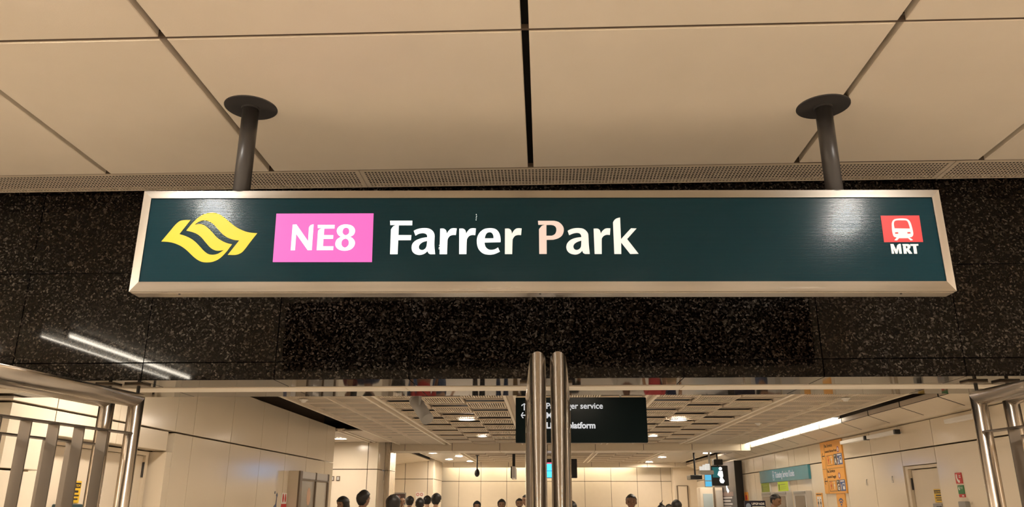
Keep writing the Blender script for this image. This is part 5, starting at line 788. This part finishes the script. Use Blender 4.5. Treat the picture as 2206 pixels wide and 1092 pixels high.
# hanging cluster at the right of the second bay
def Yz(px, Y): return px
h1 = thing('hanging_bar_sign', 'dark grey slim hanging bar on a black pole at the right of the second bay', 'sign', (4.35, 23.5, E0+.7))
part('bar', MB().cbox(4.17, 4.50, 23.3, 23.9, E0+.66, E0+.78, .01), mk('slate_plastic', (.07, .075, .08)), h1)
part('pole', MB().tube((4.36, 23.6, E0+.78), (4.36, 23.6, HC), .025, 10), M['black'], h1)
h2 = thing('hanging_screen', 'silver hanging bracket with white cards above and a pale blue screen below', 'screen', (4.3, 21.0, E0+.8))
part('bracket', MB().cbox(4.02, 4.36, 21.0, 21.3, E0+.72, E0+.82, .008), M['lgrey'], h2)
part('pole', MB().tube((4.30, 21.15, E0+.80), (4.30, 21.15, HC), .03, 12), M['lgrey'], h2)
part('upper_card', MB().cbox(4.02, 4.10, 21.05, 21.12, E0+.82, E0+.92, .003).cbox(4.105, 4.165, 21.05, 21.12, E0+.82, E0+.96, .003).cbox(4.175, 4.28, 21.05, 21.12, E0+.82, E0+.985, .003), lit('white_card', (1, .95, .85), .7), h2)
part('screen', MB().cbox(4.12, 4.30, 21.02, 21.08, E0+.41, E0+.715, .005), M['lgrey'], h2)
part('display', MB().box(4.13, 4.29, 21.012, 21.02, E0+.42, E0+.545).box(4.13, 4.29, 21.012, 21.02, E0+.57, E0+.705), lit('pale_blue_display', (.12, .55, .85), .9), h2, label='pale blue display')
h3 = thing('walking_figure_sign', 'black hanging box sign with a teal panel and white walking figure', 'sign', (4.65, 22, E0+.8))
part('box', MB().cbox(4.46, 4.95, 22.0, 22.25, E0+.46, E0+.98, .01), M['black'], h3)
part('upper_box', MB().cbox(4.60, 4.84, 22.05, 22.3, E0+1.0, E0+1.15, .01), M['black'], h3)
part('hanger', MB().tube((4.72, 22.17, E0+.97), (4.72, 22.17, HC), .02, 10), M['black'], h3)
part('teal_panel', MB().box(4.53, 4.72, 21.99, 22.0, E0+.67, E0+.94), lit('teal_panel', (.05, .28, .28), .4), h3)
o3 = Matrix.Translation((-4.65, -22, -E0-.8)) @ frame((4.46, 21.985, E0+.46), (1, 0, 0), (0, 0, 1))
WF = lit('glowing_figure', (1, 1, .98), 1.3)
shape('figure', [moved(disc(.045, 14), .29, .44), [(.24, .38), (.34, .38), (.35, .25), (.33, .20), (.38, .12), (.34, .06), (.27, .07), (.24, .13), (.27, .22), (.20, .28)]], .004, WF, h3, o3)
# black directory pylon on the right wall
dr = thing('directory_panel', 'tall black directory panel with a white walking figure on the right wall', 'directory', (5.3, 24.2, 0))
part('panel', MB().cbox(5.30, XR-.001, 22.75, 25.6, 0, E0+1.15, .01), mk('charcoal_panel', (.05, .045, .05), .3), dr)
part('near_edge', MB().cbox(5.29, XR-.001, 22.70, 22.75, 0, E0+1.15, .004), M['black'], dr)
odr = Matrix.Translation((-5.3, -24.2, 0)) @ onR(25.6, 0, 5.2985)
shape('figure', [moved(disc(.09, 14), 1.7, 2.45), [(1.55, 2.32), (1.8, 2.36), (1.95, 2.15), (1.88, 2.12), (1.78, 2.22), (1.80, 2.05), (2.0, 1.95), (1.85, 1.88), (1.68, 1.98), (1.65, 2.15), (1.5, 2.1), (1.45, 2.15)]], .004, WF, dr, odr)
for i in range(6):
    shape('lettering_bar', [rect(1.1, 2.3-.2*(i % 2), 1.74-.085*i, 1.78-.085*i)], .003, mk('grey_lettering', (.5, .48, .48)) if i == 0 else bpy.data.materials['grey_lettering'], dr, odr)
shape('photo', [rect(.9, 2.5, 1.80, 1.92)], .003, mk('brown_photo', (.20, .13, .11)), dr, odr)
# glass doored unit under the hanging box
gd = thing('glass_unit', 'pale glass fronted unit with brown frame below the walking figure sign', 'cabinet', (4.75, 24.5, 0))
part('body', MB().cbox(4.62, 5.28, 24.4, 24.9, 0, E0+.46, .01), M['creamdull'], gd)
part('glass_panel', MB().cbox(4.70, 4.98, 24.38, 24.4, .1, E0+.28, .004), mk('pale_glass', (.45, .52, .52), .1), gd)
part('post', MB().cbox(5.0, 5.05, 24.35, 24.4, 0, E0+.46, .004), M['bronze'], gd)
part('glass_panel', MB().cbox(5.08, 5.26, 24.38, 24.4, .1, E0+.38, .004), mk('warm_glass', (.50, .46, .40), .1), gd)

# poster stand reading UPGRADE
ps = thing('poster_stand', 'black poster stand reading UPGRADE beside the man in black', 'poster', (4.1, 16.0, 0))
part('board', MB().cbox(3.87, 4.27, 16.0, 16.03, .95, E0+.055, .004), mk('navy_poster', (.012, .012, .03), .3), ps)
part('post', MB().tube((4.07, 16.02, .0), (4.07, 16.02, .95), .02, 12), M['steelv'], ps, smooth=True)
part('base', MB().lathe([(0, 0), (.20, 0), (.19, .02), (.03, .03), (0, .03)], (4.07, 16.02, 0), 24), M['steelv'], ps)
op = Matrix.Translation((-4.1, -16, 0)) @ frame((3.87, 15.998, .95), (1, 0, 0), (0, 0, 1))
text('UPGRADE', .055, WHT, ps, op @ Matrix.Translation((.135, .63, 0)), .98, bold=.002)
shape('picture', [moved([(math.cos(a*.5236)*.05, math.sin(a*.5236)*.06) for a in range(12)], .07, .60)], .001, mk('pale_blue_print', (.25, .32, .42)), ps, op)
shape('white_sheet', [rect(.14, .385, .30, .60)], .001, WHT, ps, op)

# ================================================================== people
def skinned(name, joints, edges, root, sub_=2):
    names = list(joints); idx = {n: i for i, n in enumerate(names)}
    me = bpy.data.meshes.new(name); me.from_pydata([joints[n][0] for n in names], [(idx[a], idx[b]) for a, b in edges], [])
    o = bpy.data.objects.new(name, me); COL.objects.link(o)
    sm = o.modifiers.new('skin', 'SKIN'); sm.use_smooth_shade = True
    ss = o.modifiers.new('subdivision', 'SUBSURF'); ss.levels = sub_; ss.render_levels = sub_
    if not me.skin_vertices:
        bm = bmesh.new(); bm.from_mesh(me); bm.verts.layers.skin.verify(); bm.to_mesh(me); bm.free()
    for n in names:
        sv = me.skin_vertices[0].data[idx[n]]; r = joints[n][1]; sv.radius = r if isinstance(r, tuple) else (r, r); sv.use_root = (n == root)
    dg = bpy.context.evaluated_depsgraph_get(); out = bpy.data.meshes.new_from_object(o.evaluated_get(dg))
    bpy.data.objects.remove(o); bpy.data.meshes.remove(me); out.name = name; out.materials.clear()
    for p in out.polygons: p.use_smooth = True
    return out
def skeleton(pose, fem):
    k = .92 if fem else 1.0; st = {'stand': (.02, -.02, .0), 'walk': (-.20, .22, .06), 'reach': (.05, -.05, 0)}[pose]
    J = {'pelvis': ((0, 0, .94), (.135, .10)), 'waist': ((0, 0, 1.10), (.115*k, .088)), 'chest': ((0, .005, 1.28), (.150*k, .105)),
         'neckbase': ((0, .01, 1.43), (.070, .06)), 'neck': ((0, 0, 1.53), (.052*k, .052*k)), 'skull': ((0, -.012, 1.60), .045)}
    Ed = [('pelvis', 'waist'), ('waist', 'chest'), ('chest', 'neckbase'), ('neckbase', 'neck'), ('neck', 'skull')]
    for s, nm, i in ((1, 'l', 0), (-1, 'r', 1)):
        sw = st[i]
        J['hip'+nm] = ((s*.085, 0, .88), .088*k+.004); J['knee'+nm] = ((s*.095, sw*.55-.01, .49), .056)
        J['calf'+nm] = ((s*.096, sw*.85+.02, .34), .052); J['ankle'+nm] = ((s*.098, sw*1.1+.03, .09), .036); J['toe'+nm] = ((s*.105, sw*1.1-.12, .035), .030)
        Ed += [('pelvis', 'hip'+nm), ('hip'+nm, 'knee'+nm), ('knee'+nm, 'calf'+nm), ('calf'+nm, 'ankle'+nm), ('ankle'+nm, 'toe'+nm)]
        J['sh'+nm] = ((s*.175*k, .005, 1.395), .056*k)
        if pose == 'reach': el, wr = (s*.215, -.06, 1.14), (s*.14, -.27, 1.20)
        else: el, wr = (s*.225*k, .03-sw*.3, 1.12), (s*.235*k, -.05-sw*.7, .89)
        J['el'+nm] = (el, .042*k); J['wr'+nm] = (wr, .028)
        d = (Vector(wr)-Vector(el)).normalized(); pa = Vector(wr)+d*.075
        J['palm'+nm] = (tuple(pa), (.034, .020))
        Ed += [('chest', 'sh'+nm), ('sh'+nm, 'el'+nm), ('el'+nm, 'wr'+nm), ('wr'+nm, 'palm'+nm)]
    return J, Ed
def fingers(J):
    mb = MB()
    for s, nm in ((1, 'l'), (-1, 'r')):
        wr = Vector(J['wr'+nm][0]); pa = Vector(J['palm'+nm][0]); d = (pa-wr).normalized()
        side = Vector((0, -1, 0)); side = (side-d*side.dot(d)).normalized(); inn = d.cross(side)*(-s)
        for q, L in ((-.024, .072), (-.008, .080), (.008, .075), (.024, .060)):
            a = pa+side*q-d*.01; b = a+d*L*.55+inn*.006; c = b+d*L*.40+inn*.022
            mb.tube(a, b, .0095, 8, r1=.0085).tube(b, c, .0085, 8, r1=.007); mb.ball(tuple(b), .0087, .0087, .0087, 8, 5); mb.ball(tuple(c), .007, .007, .007, 8, 5)
        a = wr+d*.03+side*.018; b = a+side*.03+d*.03+inn*.01; c = b+d*.030+inn*.008+side*.004
        mb.tube(a, b, .011, 8, r1=.0095).tube(b, c, .0095, 8, r1=.008); mb.ball(tuple(b), .0096, .0096, .0096, 8, 5); mb.ball(tuple(c), .008, .008, .008, 8, 5)
    return mb
def head_point(x, y, z):
    g = lambda a, b, c, d, sx, sz: math.exp(-((a-b)/sx)**2-((c-d)/sz)**2)
    X = x*.077; Y = y*.096; Z = z*.114
    if z > 0: X *= 1+.16*math.sin(PI*min(1, z)); Y *= 1+.12*math.sin(PI*min(1, z))
    if z < -.1: k = 1+.30*(z+.1); X *= k; Y = Y*(1+.10*(z+.1)) if y < 0 else Y*(1+.55*(z+.1))
    if y < 0:
        Y -= .026*g(x, 0, z, -.22, .14, .17); Y -= .006*g(x, 0, z, .16, .5, .10)
        for s in (-.42, .42): Y += .011*g(x, s, z, .02, .17, .12)
        Y -= .007*g(x, 0, z, -.52, .26, .07); Y += .003*g(x, 0, z, -.60, .25, .03); Y -= .009*g(x, 0, z, -.84, .35, .14)
        for s in (-.55, .55): Y -= .004*g(x, s, z, -.2, .2, .2)
    return X, Y-.008, Z
def head_mb(mb, T, nu=36, nv=26):
    n = len(mb.v)
    for j in range(nv+1):
        p = PI*j/nv
        for i in range(nu):
            t = 2*PI*i/nu; mb.v.append(tuple(T @ Vector(head_point(math.sin(p)*math.cos(t), math.sin(p)*math.sin(t), math.cos(p)))))
    for j in range(nv):
        for i in range(nu):
            k = (i+1) % nu; mb.f.append((n+j*nu+i, n+(j+1)*nu+i, n+(j+1)*nu+k, n+j*nu+k))
    for s in (-1, 1):                                 # ears
        m = len(mb.v); mb.ball((0, 0, 0), .011, .020, .032, 10, 8)
        R = T @ Matrix.Translation((s*.077, .006, -.012)) @ Matrix.Rotation(s*.35, 4, 'Z')
        for q in range(m, len(mb.v)): mb.v[q] = tuple(R @ Vector(mb.v[q]))
def hair_mb(style, T, nu=36, nv=26):
    mb = MB(); rnd = random.Random(len(style)*7+3)
    for j in range(nv+1):
        p = PI*j/nv
        for i in range(nu):
            t = 2*PI*i/nu; x, y, z = math.sin(p)*math.cos(t), math.sin(p)*math.sin(t), math.cos(p)
            X, Y, Z = head_point(x, y, z)
            if y < 0 : Y = max(Y, y*.096-.012)
            line = .50 if y < -.35 else (.50-(y+.35)*1.55 if y < .35 else -.62)
            if style in ('long', 'hijab', 'bob'): line = (.42 if y < -.55 else -1.1 if y > -.25 else .42-(y+.55)*5)
            if style == 'balding': line += .28
            kk = 1.0 if z > line else 0.0
            th = {'short': .012, 'crop': .005, 'balding': .003, 'quiff': .015, 'full': .026, 'long': .020, 'bun': .016, 'hijab': .022, 'bob': .028}[style]
            if style == 'quiff': th += .022*max(0, z-.3)*(1 if y < .2 else .4)
            r = Vector((X, Y+.008, Z)); L = r.length
            if kk:
                r = r*(1+(th+(0 if style == 'hijab' else .0035*rnd.uniform(-1, 1)))/L)
                if style in ('long', 'hijab') and z < 0 and y > -.3:
                    r.z = r.z*(3.0 if style == 'long' else 2.2); r.x *= 1+.25*(-z); r.y = max(r.y, -.03)+.035*(-z)
                if style == 'bob' and z < -.2: r.z *= 1.25
            else: r = r*.90
            mb.v.append(tuple(T @ Vector((r.x, r.y-.008, r.z))))
    for j in range(nv):
        for i in range(nu):
            k = (i+1) % nu; mb.f.append((j*nu+i, (j+1)*nu+i, (j+1)*nu+k, j*nu+k))
    if style == 'bun':
        n = len(mb.v); mb.ball((0, .03, .135), .035, .035, .03)
        mb.tube((0, .03, .15), (-.05, .04, .21), .012, 8, r1=.003)
        for q in range(n, len(mb.v)): mb.v[q] = tuple(T @ Vector(mb.v[q]))
    return mb
BASES = {}
def base(pose, fem):
    if (pose, fem) not in BASES:
        J, Ed = skeleton(pose, fem)
        body = skinned('body', J, Ed, 'pelvis')
        g = lambda keys, d: {k: (J[k][0], tuple(a+d for a in J[k][1]) if isinstance(J[k][1], tuple) else J[k][1]+d) for k in keys}
        S = g(['pelvis', 'waist', 'chest', 'neckbase', 'shl', 'shr', 'ell', 'elr'], .016); S['neckbase'] = ((0, .012, 1.445), .066)
        for s in 'lr': a = Vector(J['sh'+s][0]); b = Vector(J['el'+s][0]); S['el'+s] = (tuple(a.lerp(b, .75)), .058)
        shirt = skinned('shirt', S, [('pelvis', 'waist'), ('waist', 'chest'), ('chest', 'neckbase'), ('chest', 'shl'), ('chest', 'shr'), ('shl', 'ell'), ('shr', 'elr')], 'chest')
        Tn = g(['pelvis', 'hipl', 'hipr', 'kneel', 'kneer', 'calfl', 'calfr', 'anklel', 'ankler'], .014); Tn['waist'] = ((0, 0, 1.02), (.12, .10))
        for s in 'lr': Tn['ankle'+s] = (J['ankle'+s][0], .052)
        trou = skinned('trousers', Tn, [('waist', 'pelvis')]+[e for s in 'lr' for e in (('pelvis', 'hip'+s), ('hip'+s, 'knee'+s), ('knee'+s, 'calf'+s), ('calf'+s, 'ankle'+s))], 'pelvis')
        shoes = []
        for s in 'lr':
            x, y, z = J['ankle'+s][0]; m = MB(); m.ball((x, y-.075, .045), .046, .135, .042, 16, 8)
            for q in range(len(m.v)): m.v[q] = (m.v[q][0], m.v[q][1], max(m.v[q][2], .0))
            m.tube((x, y, .05), (x, y, .12), .045, 12); shoes.append(m.mesh('shoe', smooth=True))
        BASES[(pose, fem)] = (J, body, shirt, trou, shoes)
    return BASES[(pose, fem)]
SKIN = {'fair': mat('fair_skin', (.52, .32, .21), .5), 'tan': mat('tan_skin', (.27, .15, .088), .5), 'brown': mat('brown_skin', (.17, .085, .048), .5)}
HAIRM = mat('black_hair', (.010, .008, .007), .45, bump=.3, bscale=200, stretch=(1, 1, .2)); HAIRB = mat('dark_brown_hair', (.035, .018, .010), .5)
CL = {n: mat(n+'_cloth', c, .85) for n, c in {'black': (.012, .012, .014), 'grey_green': (.22, .25, .20), 'white': (.6, .57, .52), 'navy': (.02, .03, .07), 'red': (.35, .04, .04), 'denim': (.05, .08, .15), 'khaki': (.25, .18, .10), 'maroon': (.12, .02, .03), 'grey': (.16, .15, .15), 'teal': (.03, .12, .12), 'pale_blue': (.25, .33, .42)}.items()}
IRIS = mat('dark_eye', (.02, .012, .008), .2); LIP = mat('lip', (.26, .09, .07), .5)
def person(label, x, y, top, rz, skin, hair, shirt, trousers, pose='stand', fem=False, pitch=0, yaw=0, group=None, beard=False):
    t = thing('person', label, 'person', (x, y, 0), rz, group, world=False); h = top/1.765; t.scale = (h, h, h)
    J, body, sh, tr_, shoes = base(pose, fem)
    T = Matrix.Translation((0, -.02-.05*max(0, pitch), 1.648-.02*abs(pitch))) @ Matrix.Rotation(yaw, 4, 'Z') @ Matrix.Rotation(pitch, 4, 'X')
    if fem: T = T @ Matrix.Scale(.95, 4)
    mb = MB(); head_mb(mb, T); fg = fingers(J)
    n = len(mb.v); mb.v += fg.v; mb.f += [tuple(i+n for i in f) for f in fg.f]
    hm = mb.mesh('head', smooth=True)
    bm = bmesh.new(); bm.from_mesh(body); bm.from_mesh(hm)
    me = bpy.data.meshes.new('body'); bm.to_mesh(me); bm.free()
    for p in me.polygons: p.use_smooth = True
    link('body', me, SKIN[skin], t)
    def shared(nm, m, mt):
        o = link(nm, m, None, t)
        if not m.materials: m.materials.append(mt)
        o.material_slots[0].link = 'OBJECT'; o.material_slots[0].material = mt
    shared('shirt', sh, CL[shirt]); shared('trousers', tr_, CL[trousers])
    for s in shoes: shared('shoe', s, M['black'])
    part('hair', hair_mb(hair, T), CL['black'] if hair == 'hijab' else HAIRM, t, Z3, smooth=True, label='black headscarf' if hair == 'hijab' else None)
    for s in (-1, 1):
        e = MB().ball((0, 0, 0), .014, .008, .0075, 10, 7); R = T @ Matrix.Translation((s*.033, -.086, .003))
        e.v = [tuple(R @ Vector(v)) for v in e.v]; part('eye', e, IRIS, t, Z3, smooth=True)
        b = MB().ball((0, 0, 0), .021, .008, .0045, 10, 5); R = T @ Matrix.Translation((s*.033, -.094, .024)) @ Matrix.Rotation(s*.12, 4, 'Y')
        b.v = [tuple(R @ Vector(v)) for v in b.v]; part('eyebrow', b, HAIRM, t, Z3, smooth=True)
    l = MB().ball((0, 0, 0), .022, .006, .006, 12, 6); R = T @ Matrix.Translation((0, -.094, -.061)); l.v = [tuple(R @ Vector(v)) for v in l.v]
    part('mouth', l, LIP, t, Z3, smooth=True)
    if beard:
        l = MB().ball((0, 0, 0), .050, .045, .036, 16, 10); R = T @ Matrix.Translation((0, -.052, -.088)); l.v = [tuple(R @ Vector(v)) for v in l.v]
        part('beard', l, HAIRM, t, Z3, smooth=True)
    return t
person('woman with long black hair looking left in front of the lobby wall', -3.09, 12.5, 1.70, -.7, 'tan', 'long', 'maroon', 'denim', 'walk', True, pitch=.12)
person('tall man with swept-up black hair walking away in front of the lobby wall', -2.71, 12.0, 1.765, 2.5, 'tan', 'quiff', 'navy', 'khaki', 'walk')
person('person with rounded full black hair seen from behind left of the group', -2.06, 11.0, 1.70, 3.2, 'tan', 'bob', 'black', 'denim', 'walk', True)
person('bald person facing the viewer, small and far behind the group', -4.22, 24.0, 1.77, .2, 'tan', 'balding', 'black', 'grey')
person('person in a grey-green top seen from behind in the group', -3.0, 18.0, 1.75, 3.0, 'tan', 'short', 'grey_green', 'denim', 'walk')
person('man with cropped hair seen from behind in the middle of the group', -2.31, 15.0, 1.70, 3.1, 'brown', 'crop', 'red', 'black', 'walk')
person('person in black seen from behind just left of the tallest of the group', -2.75, 19.0, 1.77, 3.3, 'fair', 'short', 'black', 'grey', 'walk')
person('rightmost person of the group with full black hair, seen from behind', -2.28, 17.0, 1.785, 2.9, 'fair', 'full', 'black', 'denim', 'walk')
person('person in a black headscarf below the pendant camera', -1.58, 19.0, 1.65, .1, 'tan', 'hijab', 'black', 'black', 'stand', True)
person('man with thick upright black hair facing the viewer, right of the headscarf', -1.06, 20.0, 1.685, .1, 'tan', 'full', 'pale_blue', 'denim', 'walk')
person('young bearded man facing the viewer just left of the centre posts', -.60, 19.3, 1.71, .05, 'tan', 'short', 'white', 'khaki', 'walk', beard=True)
person('person half hidden behind the left centre post, in profile', -.38, 18.0, 1.78, -1.0, 'tan', 'short', 'teal', 'black')
person('dark haired person half hidden behind the right centre post', .45, 14.0, 1.635, 3.0, 'tan', 'full', 'black', 'denim', 'walk', True)
person('large dark skinned man with receding hair facing the viewer right of the posts', 1.37, 13.0, 1.745, -.15, 'brown', 'crop', 'white', 'black', 'walk', pitch=.08)
person('person with a spiky top knot at the far right of the far wall', 2.12, 15.0, 1.585, 2.8, 'tan', 'bun', 'red', 'denim', 'walk', True)
person('shorter person between the top knot and the dark haired person', 2.70, 18.0, 1.585, .3, 'tan', 'short', 'grey', 'black')
person('dark haired person right of the top knot, in front of the corner door', 2.56, 16.0, 1.655, 3.0, 'fair', 'full', 'navy', 'khaki', 'walk')
person('man in a black shirt bowing his head towards the ticket machine', 4.28, 15.5, 1.785, 1.0, 'tan', 'crop', 'black', 'denim', 'reach', pitch=.35)
